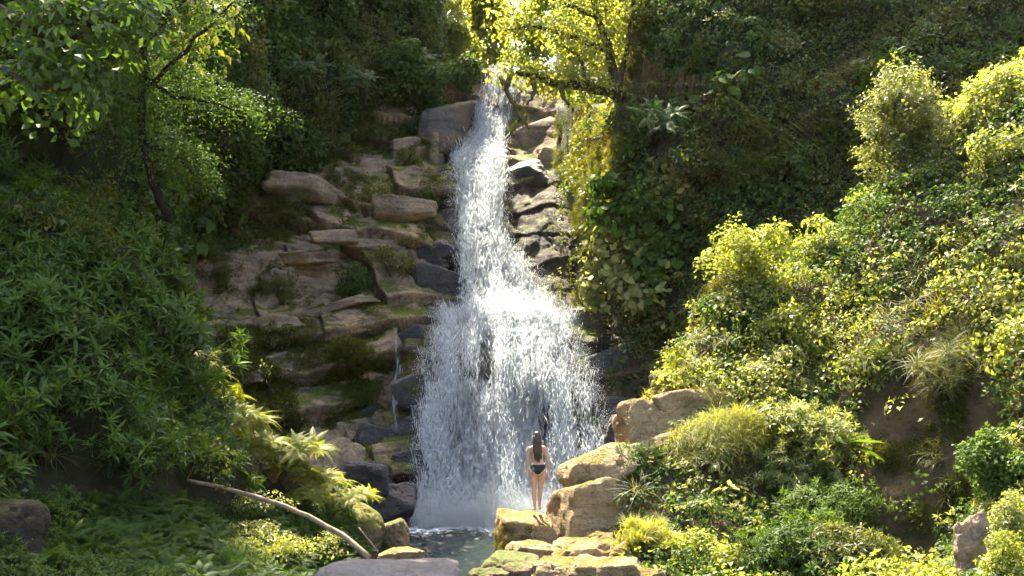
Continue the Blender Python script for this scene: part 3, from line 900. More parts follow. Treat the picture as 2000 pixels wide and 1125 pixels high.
def fall_mat(name, lo, hi, dens):
    m, nt, N, L = new_mat(name)
    out = node(nt, 'ShaderNodeOutputMaterial')
    uv = node(nt, 'ShaderNodeUVMap', uv_map='flow')
    at = node(nt, 'ShaderNodeAttribute', attribute_name='body')
    def nz(sx, sy, det, ro):
        mp = node(nt, 'ShaderNodeMapping'); mp.inputs['Scale'].default_value = (sx, sy, 1); mp.inputs['Location'].default_value = (dens * 3.7, dens * 9.1, 0)
        L.new(uv.outputs[0], mp.inputs[0])
        n = node(nt, 'ShaderNodeTexNoise', noise_dimensions='2D', i_Scale=1.0, i_Detail=det, i_Roughness=ro)
        n.inputs['Distortion'].default_value = 0.4
        L.new(mp.outputs[0], n.inputs[0])
        return n.outputs[0]
    a, b, c = nz(3.6, 0.45, 6, 0.68), nz(10, 2.2, 6, 0.7), nz(1.0, 0.35, 3, 0.5)
    def mad(x, k, y):
        n = node(nt, 'ShaderNodeMath', operation='MULTIPLY_ADD'); L.new(x, n.inputs[0]); n.inputs[1].default_value = k
        if hasattr(y, 'links'): L.new(y, n.inputs[2])
        else: n.inputs[2].default_value = y
        return n.outputs[0]
    s = mad(a, 0.9, mad(b, 0.9, mad(c, 0.6, mad(at.outputs['Fac'], 1.0, -1.2))))
    mr = node(nt, 'ShaderNodeMapRange', interpolation_type='SMOOTHSTEP')
    mr.inputs['From Min'].default_value = lo; mr.inputs['From Max'].default_value = hi
    L.new(s, mr.inputs[0])
    d = node(nt, 'ShaderNodeBsdfDiffuse'); d.inputs[0].default_value = (0.72, 0.755, 0.775, 1)
    t = node(nt, 'ShaderNodeBsdfTranslucent'); t.inputs[0].default_value = (0.68, 0.72, 0.745, 1)
    g = node(nt, 'ShaderNodeBsdfGlossy', i_Roughness=0.25); g.inputs[0].default_value = (0.9, 0.9, 0.9, 1)
    hb = mad(a, 0.6, b)
    bp = node(nt, 'ShaderNodeBump', i_Strength=1.0, i_Distance=0.35)
    L.new(hb, bp.inputs['Height'])
    for x in (d, g): L.new(bp.outputs[0], x.inputs['Normal'])
    m1 = node(nt, 'ShaderNodeMixShader'); m1.inputs[0].default_value = 0.4
    L.new(d.outputs[0], m1.inputs[1]); L.new(t.outputs[0], m1.inputs[2])
    m2 = node(nt, 'ShaderNodeMixShader'); m2.inputs[0].default_value = 0.06
    L.new(m1.outputs[0], m2.inputs[1]); L.new(g.outputs[0], m2.inputs[2])
    tr = node(nt, 'ShaderNodeBsdfTransparent')
    m3 = node(nt, 'ShaderNodeMixShader')
    L.new(mr.outputs[0], m3.inputs[0]); L.new(tr.outputs[0], m3.inputs[1]); L.new(m2.outputs[0], m3.inputs[2])
    L.new(m3.outputs[0], out.inputs[0])
    return m
M['fall_a'] = fall_mat('fall_water', 0.15, 0.70, 0.0)
M['fall_b'] = fall_mat('fall_water_front', 0.42, 0.72, 1.0)
M['drop'] = plain_mat('spray_drop', (0.52, 0.56, 0.58), 0.5, 0.3)

def body(px, py):
    """how much water there is: thin where the rock shows through"""
    e = fall_inside(px, py)
    wdt = np.interp(py, fe[:, 0], fe[:, 2] - fe[:, 1])
    b = 0.10 + 0.30 * sstep(-0.02, 0.14, e / wdt) + 0.30 * sstep(0.0, 0.35, e / wdt)
    for cx, cy, rx, ry, k in ((940, 715, 55, 60, .38), (905, 680, 40, 40, .12), (1110, 830, 75, 60, .40), (1160, 740, 40, 90, .18), (960, 560, 40, 40, .2), (1040, 700, 20, 90, -.15),
                              (905, 335, 22, 30, .3), (870, 760, 25, 120, .1), (1110, 690, 50, 30, .16), (1110, 920, 60, 60, .25), (960, 830, 80, 60, .12), (1000, 640, 120, 18, -.25), (940, 420, 60, 60, -.2), (930, 1000, 150, 42, -.45), (980, 210, 40, 120, .12)):
        b = b - k * np.exp(-((px - cx) / rx) ** 2 - ((py - cy) / ry) ** 2)
    return b

def fall_sheet(name, py0, py1, off, mat, wob, seed, parent, n=(240, 420)):
    v = np.linspace(py0, py1, n[1])
    l, r = np.interp(v, fe[:, 0], fe[:, 1]) - 6, np.interp(v, fe[:, 0], fe[:, 2]) + 6
    u = np.linspace(0, 1, n[0])
    px = l[:, None] * (1 - u) + r[:, None] * u
    wv = W(px, v[:, None] + 0 * px, rock_d(px, v[:, None] + 0 * px).reshape(px.shape))
    rag = 9 * fbm(np.stack([wv[..., 0] * 0 + (u > 0.5) * 9.0, wv[..., 2] * 1.5, wv[..., 0] * 0], -1), 4, seed)
    px = px + rag * (np.abs(u * 2 - 1) ** 6)
    py = v[:, None] + 0 * px
    d = rock_d(px, py).reshape(px.shape)
    Pw = W(px, py, d)
    q = np.stack([Pw[..., 0] * 1.7, Pw[..., 2] * 0.5, Pw[..., 0] * 0], -1)
    rid = 1 - 2 * np.abs(fbm(q * np.array([3.1, 1.6, 1]), 4, seed + 3))
    h = off + wob * (fbm(q, 4, seed + 1) * 1.2 + 0.8 * rid + 0.7 * fbm(q * np.array([4.5, 9, 1]), 3, seed + 2))
    Pw = Pw + h[..., None] * np.array([0, -0.9, 0.35])
    Pw[..., 2] = np.maximum(Pw[..., 2], -0.05)
    seglen = np.linalg.norm(np.diff(Pw[:, n[0] // 2], axis=0), axis=1)
    arc = np.concatenate([[0], np.cumsum(seglen)])
    uvx = Pw[..., 0] + seed * 3.1
    UV = np.stack([uvx, arc[:, None] + 0 * uvx], -1)
    o = mesh_obj(name, Pw.reshape(-1, 3), grid_faces(n[1], n[0]), mat, parent, extra={'body': body(px, py).ravel()}, uv=UV.reshape(-1, 2))
    return o, Pw, px, py

fall = empty('waterfall', W(1000, 1030, 33.2))
tag(fall, kind='structure')
def reparent(o, p):
    o.parent = p
    o.matrix_parent_inverse = Matrix.Translation(p.location).inverted()
    return o
FS = []
for nm, a, b, seed in (('upper_cascade', 138, 316, 3), ('middle_cascade', 299, 634, 13), ('lower_cascade', 612, 1040, 23)):
    o, Pw, px, py = fall_sheet(nm, a, b, 0.18, M['fall_a'], 0.13, seed, None); reparent(o, fall)
    o2, Pw2, px2, py2 = fall_sheet(nm + '_front', a + 3, b, 0.42, M['fall_b'], 0.22, seed + 5, None); reparent(o2, fall)
    FS.append((Sheet(Pw), Sheet(Pw2)))

def t_drops(n=24, hx=0.13, hz=0.4, r=0.0052, k=20.0):
    T = Tpl()
    for _ in range(n):
        c = np.array([rng.normal(0, hx * 0.6), rng.normal(0, hx * 0.6), rng.normal(0, hz * 0.6)])
        s = r * rng.uniform(0.5, 1.7); l = s * rng.uniform(1.0, k) * (1.3 if k > 5 else 1)
        v = np.array([(s, 0, 0), (-s, 0, 0), (0, s, 0), (0, -s, 0), (0, 0, l), (0, 0, -l)])
        T.add(v + c, [(0, 2, 4), (2, 1, 4), (1, 3, 4), (3, 0, 4), (2, 0, 5), (1, 2, 5), (3, 1, 5), (0, 3, 5)], rng.random())
    return T
TP['drops'] = [t_drops() for _ in range(5)]
TP['splash'] = [t_drops(60, 0.26, 0.16, 0.0055, 1.6) for _ in range(3)]
pts, nr = [], []
for (sa, sb), n in zip(FS, (500, 1500, 3200)):
    for sh, f in ((sa, 0.55), (sb, 0.45)):
        def mk(px, py, P):
            st = fbm(np.stack([P[..., 0] * 3.0, P[..., 2] * 0.35, P[..., 0] * 0 + 4], -1), 3, 77)
            return np.clip(body(px, py) * 1.4 + 0.1, 0.02, 1) * (0.05 + sstep(4, 26, fall_inside(px, py))) * np.clip(0.25 + 2.2 * st, 0.01, 2) ** 1.5
        p, nn = sh.sample(int(n * f), mk)
        p = p + rng.normal(0, 1, (len(p), 3)) * np.array([0.10, 0.13, 0.10]) + np.array([0, -0.06, 0])
        pts.append(p); nr.append(nn)
pts = np.concatenate(pts)
nr = np.concatenate(nr); flow = np.array([0, 0, 1.0]) - nr * nr[:, 2:3]
flow /= np.linalg.norm(flow, axis=1, keepdims=True)
sp = scatter('falling_drops', [('drops', 'drop')], pts, flow, rng.uniform(0.6, 1.5, len(pts)), up=0.3, jitter=0.04)
reparent(sp, fall)
# splash at the ledges, at the foot and along the edges
pts = []
for k in range(2800):
    z = rng.random()
    if z < 0.74:
        px, py = rng.uniform(806, 1150), 1032 - abs(rng.normal(0, 34)); d = 33.1 - rng.uniform(0, 1.0)
    elif z < 0.86:
        px, py = rng.uniform(850, 1125), 625 - abs(rng.normal(0, 14)); d = 37.6 - rng.uniform(0, .6)
    else:
        py = rng.uniform(320, 1020); l, r = np.interp(py, fe[:, 0], fe[:, 1]), np.interp(py, fe[:, 0], fe[:, 2])
        px = (l + rng.normal(2, 4)) if rng.random() < 0.45 else (r + rng.normal(-2, 5)); d = float(rock_d(px, py)[0]) - 0.3 - rng.random() * 0.4
    pts.append(W(px, py, d))
pts = np.array(pts)
sp = scatter('splash_drops', [('splash', 'drop')], pts, np.tile([0, 0, 1.0], (len(pts), 1)), rng.uniform(0.5, 1.4, len(pts)), up=1.0, jitter=0.5)
reparent(sp, fall)
# thin side trickle
tp = np.array([(775, 640), (772, 690), (778, 715), (768, 760), (772, 820), (776, 870)], float)
vv = np.linspace(640, 880, 90); cxs = np.interp(vv, tp[:, 1], tp[:, 0])
wv_ = 5 + 4 * np.abs(fbm(np.stack([vv * .05, vv * 0, vv * 0], -1), 2, 4)) + 7 * np.exp(-((vv - 728) / 9) ** 2)
px = cxs[:, None] + wv_[:, None] * np.linspace(-1, 1, 7)
py = vv[:, None] + 0 * px
near = np.array([[rock_sheet.nearest(a, b)[0][1] for a in r] for r, b in zip(px[:, 3:4], vv)])
d = np.minimum(near, rock_d(px, py).reshape(px.shape)) - 0.22
Pw = W(px, py, d)
o = mesh_obj('side_trickle', Pw.reshape(-1, 3), grid_faces(*px.shape), M['fall_a'], extra={'body': np.tile(0.5 - 0.25 * np.abs(np.linspace(-1, 1, 7)), (len(vv), 1)).ravel() - 0.22 * sstep(740, 860, py).ravel()}, uv=np.stack([Pw[..., 0] * 2, -Pw[..., 2]], -1).reshape(-1, 2))
reparent(o, fall)

# ------------------------------------------------------------------ rocks
import bmesh
_ico = {}
def ico(sub):
    if sub not in _ico:
        bm = bmesh.new(); bmesh.ops.create_icosphere(bm, subdivisions=sub, radius=1)
        _ico[sub] = (np.array([v.co[:] for v in bm.verts]), np.array([[v.index for v in f.verts] for f in bm.faces]))
        bm.free()
    return _ico[sub]

def rock_arrays(size, seed, sub=5, planes=12, p=28, rough=0.042, boxy=0.55, strata=0.0):
    """an angular boulder: planes cut from a ball, then weathered; size = full extents in metres"""
    r = np.random.default_rng(seed)
    v, f = ico(sub)
    nr = r.normal(0, 1, (planes, 3)); nr /= np.linalg.norm(nr, axis=1, keepdims=True)
    ds = r.uniform(0.72, 1.0, planes)
    ax = np.concatenate([np.eye(3), -np.eye(3)]) + r.normal(0, 0.16, (6, 3)); ax /= np.linalg.norm(ax, axis=1, keepdims=True)
    nr = np.concatenate([nr, ax]); ds = np.concatenate([ds, np.full(6, 1.0 - 0.35 * boxy)])
    c = np.clip(v @ nr.T, 0.02, None) / ds
    rad = (c ** p).sum(1) ** (-1 / p)
    w = v * rad[:, None]
    ext = w.max(0) - w.min(0)
    w = (w - (w.max(0) + w.min(0)) / 2) / ext * np.array(size)
    L = float(np.mean(size))
    w = w + v * (L * rough * (fbm(w / L * 3.1 + seed, 5, seed, 0.55) * 1.6))[:, None]
    pit = fbm(w / L * 5.5 + seed * 3, 3, seed + 4)
    w = w - v * (L * rough * 1.2 * sstep(0.22, 0.45, pit))[:, None]
    if strata:
        s = (w[:, 2] + 0.12 * w[:, 0]) / (L * 0.13) + 0.6 * fbm(w / L * 2, 2, seed)
        k = hash3(np.floor(s), np.floor(s) * 0, np.floor(s) * 0 + seed) - 0.5
        w[:, :2] *= (1 + strata * k)[:, None]
    return w, f

def boulder(name, px, py, w, h, d, mat, label, seed, dep=0.9, group=None, rz=0.0, tilt=0.0, sub=5, **kw):
    """placed by the centre of the photo box (px,py,w,h) at distance d"""
    k = d / FPX
    v, f = rock_arrays((w * k, w * k * dep, h * k), seed, sub, **kw)
    R = np.array(Matrix.Rotation(rz, 3, 'Z') @ Matrix.Rotation(tilt, 3, 'Y'))
    o = mesh_obj(name, v @ R.T, f, M[mat])
    o.location = W(px, py, d)
    tag(o, label, 'rock', group)
    return o

# stones of the cliff: bedded blocks that stand proud of the face
stone_mesh = []
for k in range(7):
    v, f = rock_arrays((1, 0.8, 1), 300 + k, 4, planes=8, p=60, rough=0.02, boxy=0.85, strata=0.06)
    o = mesh_obj('stone', v, f, M['rock_stone'], smooth=False); me = o.data; bpy.data.objects.remove(o)
    mw = me.copy(); mw.materials[0] = M['rock_wet']
    stone_mesh.append((me, mw))
ST = [(742, 335, 70, 60), (800, 290, 66, 50), (838, 300, 48, 90), (650, 395, 250, 60), (785, 405, 120, 50),
      (585, 464, 56, 20), (560, 508, 200, 36), (745, 486, 150, 26), (600, 562, 150, 50), (505, 640, 170, 40), (640, 604, 170, 26),
      (705, 640, 130, 30), (560, 690, 120, 34), (460, 740, 100, 30), (705, 732, 130, 26), (695, 832, 70, 36), (640, 884, 90, 50), (1060, 260, 100, 80), (1085, 320, 60, 70)]
SW = [(800, 660, 62, 46), (806, 702, 58, 60), (800, 765, 64, 80), (790, 850, 80, 90), (856, 572, 100, 125), (850, 488, 70, 50), (842, 520, 60, 40), (735, 800, 80, 50), (745, 860, 90, 60), (700, 935, 120, 80), (765, 962, 100, 100), (800, 905, 60, 70),
      (1030, 345, 90, 80), (1155, 640, 80, 100), (1195, 725, 86, 110), (1215, 820, 70, 100),
      (870, 430, 40, 50), (930, 735, 60, 60), (1110, 845, 90, 60), (1150, 480, 60, 60)]
for lst, wet_i in ((ST, 0), (SW, 1)):
    for k, (px, py, w, h) in enumerate(lst):
        p, nn = rock_sheet.nearest(px, py)
        d = p[1]; s = d / FPX
        o = bpy.data.objects.new('stone', stone_mesh[k % 7][wet_i]); C.objects.link(o)
        o.scale = (w * s * 1.2, w * s * 0.4 + 0.3, h * s * 1.0)
        sink = 0.12 if wet_i and 900 < px < 1150 and py > 600 else 0.10 + 0.13 * w * s
        o.location = W(px, py + 4, d + sink)
        o.rotation_euler = (rng.normal(-0.1, 0.1), -0.12 + rng.normal(0, 0.14) + (0.3 if py < 420 and px < 760 else 0), rng.normal(0, 0.5))
        o.parent = cliff

def T(o, label, cat, group=None): return tag(o, label, cat, group)
B = boulder
# rocks around the person
perch = B('boulder', 1030, 1052, 128, 112, 23.2, 'rock_tan', 'tan boulder with yellow moss that the person stands on', 11, 0.95, rough=0.04, boxy=0.7)
B('boulder', 1062, 1068, 60, 90, 22.6, 'rock_tan', 'small tan rock wedged under the right side of the person\'s boulder', 12, 0.8)
B('boulder', 1155, 1006, 156, 160, 22.9, 'rock_tan', 'big squarish tan boulder right of the person\'s boulder', 13, 0.9, rz=0.25, boxy=1.0, planes=8, p=26, rough=0.03)
B('boulder', 1165, 920, 150, 84, 23.3, 'rock_tan', 'flat sloping slab lying on top of the big squarish boulder', 14, 1.1, tilt=-0.38, boxy=0.8)
B('boulder', 1270, 835, 130, 110, 24.0, 'rock_tan', 'blocky tan boulder at the upper end of the rock ridge', 15, 0.9, boxy=0.9, rz=0.2)
B('boulder', 1365, 790, 200, 70, 24.4, 'rock_tan', 'long pale rock ledge below the yellow bushes', 16, 0.8, tilt=-0.12)
B('boulder', 1265, 895, 150, 80, 23.6, 'rock_tan', 'sloping tan rock half hidden by the grassy mound', 17, 0.8, tilt=-0.3)
B('boulder', 1308, 755, 84, 62, 25.4, 'rock_mossy', 'round brown rock with a cap of yellow moss', 18, 0.9, p=9)
low = [(1040, 1088, 110, 56, 21.6, 'pale knobbly rock in front of the person\'s boulder'), (1140, 1078, 120, 60, 21.4, 'cracked tan rock below the big squarish boulder'),
       (1225, 1085, 90, 64, 21.2, 'rounded rock with a mossy hollow beside the low grass bush'), (1000, 1112, 110, 60, 20.8, 'darker angular rock at the edge of the water'),
       (1090, 1118, 120, 50, 20.4, 'broken pale rock at the bottom edge, between the dark angular rock and the pitted ones'), (1185, 1122, 160, 60, 19.9, 'wide pitted yellow rock at the bottom edge'), (1260, 1128, 90, 44, 19.6, 'low rock under the leaves at the bottom edge'), (955, 1130, 80, 40, 20.4, 'small grey rock lying in the water\'s edge'),
       (1170, 1062, 70, 44, 21.8, 'small dark-sided rock in the gap under the big squarish boulder')]
for k, (px, py, w, h, d, lb) in enumerate(low):
    B('boulder', px, py, w, h, d, 'rock_tan' if k not in (3, 7) else 'rock_brown', lb, 40 + k, 1.0, rough=0.075, planes=12)
B('boulder', 1200, 855, 40, 95, 26.5, 'rock_wet', 'dark wetted boulder between the fall and the rock ridge', 60, 0.9)
# rocks on the left of the pool
B('boulder', 700, 1035, 104, 120, 24.2, 'rock_mossy', 'tall boulder covered in green moss beside the pool', 21, 0.9, p=10)
B('boulder', 772, 1050, 62, 74, 24.6, 'rock_brown', 'bare brown rock at the left edge of the pool', 22, 1.0)
B('boulder', 785, 1086, 90, 34, 22.5, 'rock_tan', 'flat pale rock behind the big grey boulder', 23, 1.0)
B('boulder', 570, 940, 76, 100, 23.6, 'rock_mossy', 'upright mossy rock topped with yellow ferns', 24, 0.9)
B('boulder', 625, 995, 80, 80, 23.8, 'rock_mossy', 'low mossy rock left of the tall mossy boulder', 25, 0.9)
B('boulder', 505, 930, 100, 110, 23.4, 'rock_brown', 'dark brown rock face under the yellow ferns', 26, 0.8)
B('boulder', 710, 935, 100, 70, 30.0, 'rock_wet', 'shiny black rock at the foot of the cliff', 27, 0.8)
B('boulder', 765, 985, 96, 84, 30.4, 'rock_wet', 'wetted black boulder next to the foot of the fall', 28, 0.8)
B('boulder', 672, 890, 90, 60, 31.0, 'rock_stone', 'grey-brown blocky rock above the black rocks', 29, 0.8, boxy=0.9)
B('boulder', 650, 464, 96, 28, 38.6, 'rock_stone', 'loose flat slab lying on the cliff ledge', 31, 0.7, boxy=1.0, planes=5, p=30, rough=0.02, sub=4)
B('boulder', 866, 250, 110, 140, 46.3, 'rock_rust', 'grey and rust coloured boulder left of the upper fall', 51, 0.8, planes=9, rough=0.04, p=40, boxy=0.4, tilt=0.12, rz=0.9)
B('boulder', 735, 1160, 340, 140, 14.0, 'rock_grey', 'big grey boulder at the bottom edge', 33, 0.8, p=12, rough=0.03, boxy=0.6, planes=18)
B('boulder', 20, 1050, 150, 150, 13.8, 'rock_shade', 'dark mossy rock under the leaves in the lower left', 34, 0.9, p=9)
B('boulder', 1905, 1085, 84, 170, 16.6, 'rock_stone', 'tall tilted brown rock in the lower right', 39, 0.7, tilt=-0.3, boxy=0.3, planes=8, p=44)

# ------------------------------------------------------------------ ground cover on the slopes (nobody could count it)
def nz2(px, py, sc, s): return fbm(np.stack([px / sc, py / sc, px * 0], -1), 3, s)

# left slope: whorled shrubs in shade
def m_slope(px, py, P): return (px > -350) & (px < 640) & (py > 250) & (py < 1010) & ~inpoly(px, py, [(0, 930), (140, 900), (150, 1060), (0, 1100)])
p, n = slope_sheet.sample(2900, lambda px, py, P: m_slope(px, py, P) * np.where(px > 285 + 0.40 * (py - 600), 0.03, 1) * (1 - 0.8 * inpoly(px, py, [(250, 930), (560, 900), (640, 1010), (250, 1010)])))
p += n * (rng.uniform(0, 0.4, (len(p), 1)) + 1.3 * np.clip(fbm(p * 0.8, 2, 33)[:, None] + 0.1, 0, 1))
scatter('slope_foliage', [('rosette', 'leaf_cool'), ('rosette_s', 'leaf_dark'), ('broad', 'leaf_dark'), ('broad_s', 'leaf_olive'), ('grass_long', 'grass_green'), ('big', 'leaf_dark')], p, n, rng.uniform(0.5, 1.35, len(p)), up=0.45, weights=[7, 2.2, 0.8, 1.4, 0.4, 0.3], patch=2.6)
p, n = slope_sheet.sample(2600, lambda px, py, P: ((px > -100) & (px < 700) & (py > 985) & (py < 1180)) * 1.0)
scatter('fern_cover', [('fern', 'leaf_cool'), ('broad_s', 'leaf_dark'), ('rosette_s', 'leaf_cool')], p + n * rng.uniform(0, 0.2, (len(p), 1)), n, rng.uniform(0.35, 0.7, len(p)), up=0.7, weights=[3, 2, 1])

# wooded hillside
p, n = left_sheet.sample(9000, lambda px, py, P: ((px > -500) & (px < 838) & (py > -900) & (py < 480)) * np.where(inpoly(px, py, [(-100, 190), (200, 190), (290, 300), (250, 360), (-100, 350)]), 0.04, 1) * np.where(py < -50, 0.45, 1))
p += n * (rng.uniform(0, 0.6, (len(p), 1)) + 1.4 * np.clip(fbm(p * 0.6, 3, 38)[:, None] + 0.12, 0, 1))
scatter('hillside_foliage', [('broad', 'leaf_dark'), ('broad', 'leaf_cool'), ('broad_s', 'leaf_olive'), ('big', 'leaf_dark'), ('hang', 'leaf_olive')], p, n, rng.uniform(0.9, 1.9, len(p)), up=0.35, weights=[4, 3, 3, 0.35, 0.5])

# cliff on the right
def m_rc(px, py, P):
    return ((px > 1110) & (px < 2300) & (py > -800) & (py < 860)) * np.where(py < -50, 0.4, 1) * np.where((px < 1215) & (py > 195), 0.12, 1)
p, n = right_sheet.sample(12500, m_rc)
p += n * (rng.uniform(0, 0.5, (len(p), 1)) + np.where(p[:, :1] > 4.5, 1, 0.2) * 1.3 * np.clip(fbm(p * 0.7, 3, 37)[:, None] + 0.12, 0, 1))
scatter('cliff_foliage', [('broad', 'leaf_dark'), ('broad_s', 'leaf_olive'), ('hang', 'leaf_olive'), ('big', 'leaf_dark'), ('rosette', 'leaf_dark')], p, n, rng.uniform(0.75, 1.5, len(p)), up=0.3, weights=[4, 4, 1.2, 0.3, 0.6])
p, n = right_sheet.sample(150, lambda px, py, P: ((px > 1230) & (px < 2000) & (py > -100) & (py < 420)) * np.clip(nz2(px, py, 170, 5) + 0.12, 0, 1) * np.where(px < 1650, 1, 0.3))
scatter('dry_vines', [('hang_dry', 'dry'), ('hang', 'dry')], p + n * 0.75, n, rng.uniform(0.5, 1.3, len(p)), hang=True, weights=[2, 2])
p, n = right_sheet.sample(260, lambda px, py, P: inpoly(px, py, [(1190, 350), (1330, 330), (1330, 640), (1180, 600)]) * 1.0)
scatter('hanging_leaves', [('big', 'leaf_cool'), ('big', 'leaf_pale')], p + n * 0.7, n, rng.uniform(0.6, 1.05, len(p)), up=0.1, weights=[3, 1])
# sunlit moss on the pillar
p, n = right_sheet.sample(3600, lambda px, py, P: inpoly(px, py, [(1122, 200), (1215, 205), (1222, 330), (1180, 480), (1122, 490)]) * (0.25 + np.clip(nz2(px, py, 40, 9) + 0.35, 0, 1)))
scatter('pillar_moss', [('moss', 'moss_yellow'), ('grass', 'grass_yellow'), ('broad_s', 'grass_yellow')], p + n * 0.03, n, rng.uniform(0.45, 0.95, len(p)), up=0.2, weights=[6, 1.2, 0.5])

p, n = right_sheet.sample(420, lambda px, py, P: inpoly(px, py, [(1086, 205), (1124, 205), (1126, 640), (1090, 640)]) * np.clip(nz2(px, py, 30, 19) + 0.3, 0.02, 1))
scatter('wall_moss', [('moss', 'moss'), ('hang', 'moss'), ('grass', 'grass_green')], p + n * 0.02, n, rng.uniform(0.5, 1.2, len(p)), up=0.4, weights=[5, 1, 1])
# bank on the right
EARTH = [(1690, 790), (1770, 740), (1890, 640), (1960, 760), (1960, 900), (1905, 1000), (1890, 1125), (1720, 1125), (1690, 1000)]
def m_bank(px, py, P):
    a = ((px > 1235) & (px < 2300) & (py > 50) & (py < 1200)) * 1.0
    a = a * np.where(inpoly(px, py, EARTH), 0.05, 1)
    a = a * np.where((px < 1320) & (py < 1000), 0.2, 1)
    return a
p, n = bank_sheet.sample(5200, m_bank)
p += n * (rng.uniform(0, 0.3, (len(p), 1)) + 0.6 * np.clip(fbm(p * 0.9, 2, 36)[:, None] + 0.1, 0, 1))
scatter('bank_foliage', [('broad', 'leaf_bright'), ('broad_s', 'leaf_bright'), ('rosette_s', 'leaf_pale'), ('grass_long', 'grass_green'), ('broad', 'leaf_dark')], p, n, rng.uniform(0.5, 1.15, len(p)), up=0.55, weights=[3.2, 2.0, 1.0, 1.0, 3.2], patch=3.0)
p, n = bank_sheet.sample(500, lambda px, py, P: inpoly(px, py, EARTH) * np.clip(nz2(px, py, 60, 4) + 0.1, 0, 1))
scatter('earth_moss', [('moss', 'moss'), ('grass', 'grass_green')], p, n, rng.uniform(0.6, 1.3, len(p)), up=0.3, weights=[5, 1])

# moss and grass on the cliff ledges
MOSS = [(430, 640), (560, 640), (600, 650), (760, 690), (750, 720), (740, 760), (700, 830), (560, 850), (430, 800), (400, 720)]
p, n = rock_sheet.sample(5200, lambda px, py, P: inpoly(px, py, MOSS) * np.clip(nz2(px, py, 55, 14) + 0.28, 0, 1) + 0.06 * ((px < 860) & (py > 250) & (py < 900)) * np.clip(nz2(px, py, 40, 15) - 0.05, 0, 1) * 4)
scatter('cliff_moss', [('moss', 'moss'), ('broad_s', 'leaf_olive')], p + n * 0.04, n, rng.uniform(0.7, 1.6, len(p)) , up=0.3, weights=[8, 1])
LEDGE = [(300, 380), (520, 330), (600, 300), (740, 230), (850, 250), (850, 300), (700, 300), (640, 320), (530, 350), (590, 440), (560, 470), (420, 500), (340, 560), (300, 640), (400, 640), (380, 720), (280, 700)]
p, n = rock_sheet.sample(1500, lambda px, py, P: inpoly(px, py, LEDGE) * 1.0)
scatter('ledge_grass', [('grass_long', 'grass_green'), ('grass', 'grass_green'), ('broad', 'leaf_dark'), ('broad_s', 'leaf_olive')], p, n, rng.uniform(0.7, 1.5, len(p)), up=0.8, weights=[3, 2, 1.5, 2])
# forest floor behind the crest
p, n = back_sheet.sample(5000, lambda px, py, P: ((px > 700) & (px < 1400)) * np.where(P[..., 1] < 120, 1, 0.4))
scatter('forest_undergrowth', [('broad', 'leaf_olive'), ('broad', 'leaf_bright')], p + n * 0.5, n, rng.uniform(2.0, 4.5, len(p)), up=0.8)

# ------------------------------------------------------------------ shrubs, trees, grass clumps
def crown_points(lobes, n, shell=0.55):
    """points and outward axes over a set of lobes (centre, radii)"""
    vol = np.array([np.prod(r) ** (2 / 3) for _, r in lobes])
    pick = rng.choice(len(lobes), n, p=vol / vol.sum())
    u = rng.normal(0, 1, (n, 3)); u /= np.linalg.norm(u, axis=1, keepdims=True)
    u[:, 2] = np.where(u[:, 2] < -0.6, -u[:, 2] * 0.7, u[:, 2])
    rad = shell + (1 - shell) * rng.random(n) ** 0.5 + 0.45 * (rng.random(n) < 0.13)
    c = np.array([l[0] for l in lobes])[pick]; r = np.array([l[1] for l in lobes])[pick]
    return c + u * r * rad[:, None], u

def shrub(name, px, py, w, h, d, key, mat, label, n=110, sc=1.0, cat='shrub', group=None, lobes=7, stem='bark', up=0.35, base=None, flat=1.0):
    k = d / FPX
    c = W(px, py, d); rw, rh = w * k / 2, h * k / 2
    b = np.array([c[0], c[1] + 0.1, c[2] - rh * 0.85]) if base is None else np.array(base, float)
    root = empty(name, b); tag(root, label, cat, group)
    L = []
    n = int(n * 1.55); lobes = int(lobes * 1.5)
    for q in range(lobes):
        a = rng.uniform(0, 6.283); t = math.sqrt(rng.random()) * 0.72
        z = -0.7 if q % 4 == 0 else rng.uniform(-0.6, 0.62)
        kk = math.sqrt(max(0.1, 1 - z * z))
        s = rng.uniform(0.22, 0.46)
        L.append((c - b + np.array([math.cos(a) * t * rw * kk * 1.1, math.sin(a) * t * rw * 0.8 * kk, z * rh]), np.array([rw * s, rw * s * 0.9, rh * s * flat])))
    p, u = crown_points(L, n)
    ax = u * (1 - up) + np.array([0, 0, up]) + rng.normal(0, 0.2, (n, 3))
    v, f, t = bake(TP[key], p, ax, sc * rng.uniform(0.65, 1.25, n))
    mesh_obj('crown', v, f, M[mat], root, False, t)
    parts = []
    for q in range(min(5, lobes)):
        e = L[q][0]
        parts.append(tube(bend((rng.normal(0, 0.06), rng.normal(0, 0.06), -0.15), e, 5, 0.12), np.linspace(0.03, 0.008, 6) * (0.6 + rh), 5))
    v, f = join(parts)
    mesh_obj('stem', v, f, M[stem], root)
    return root

S = shrub
LIT = 'leaf_bright'
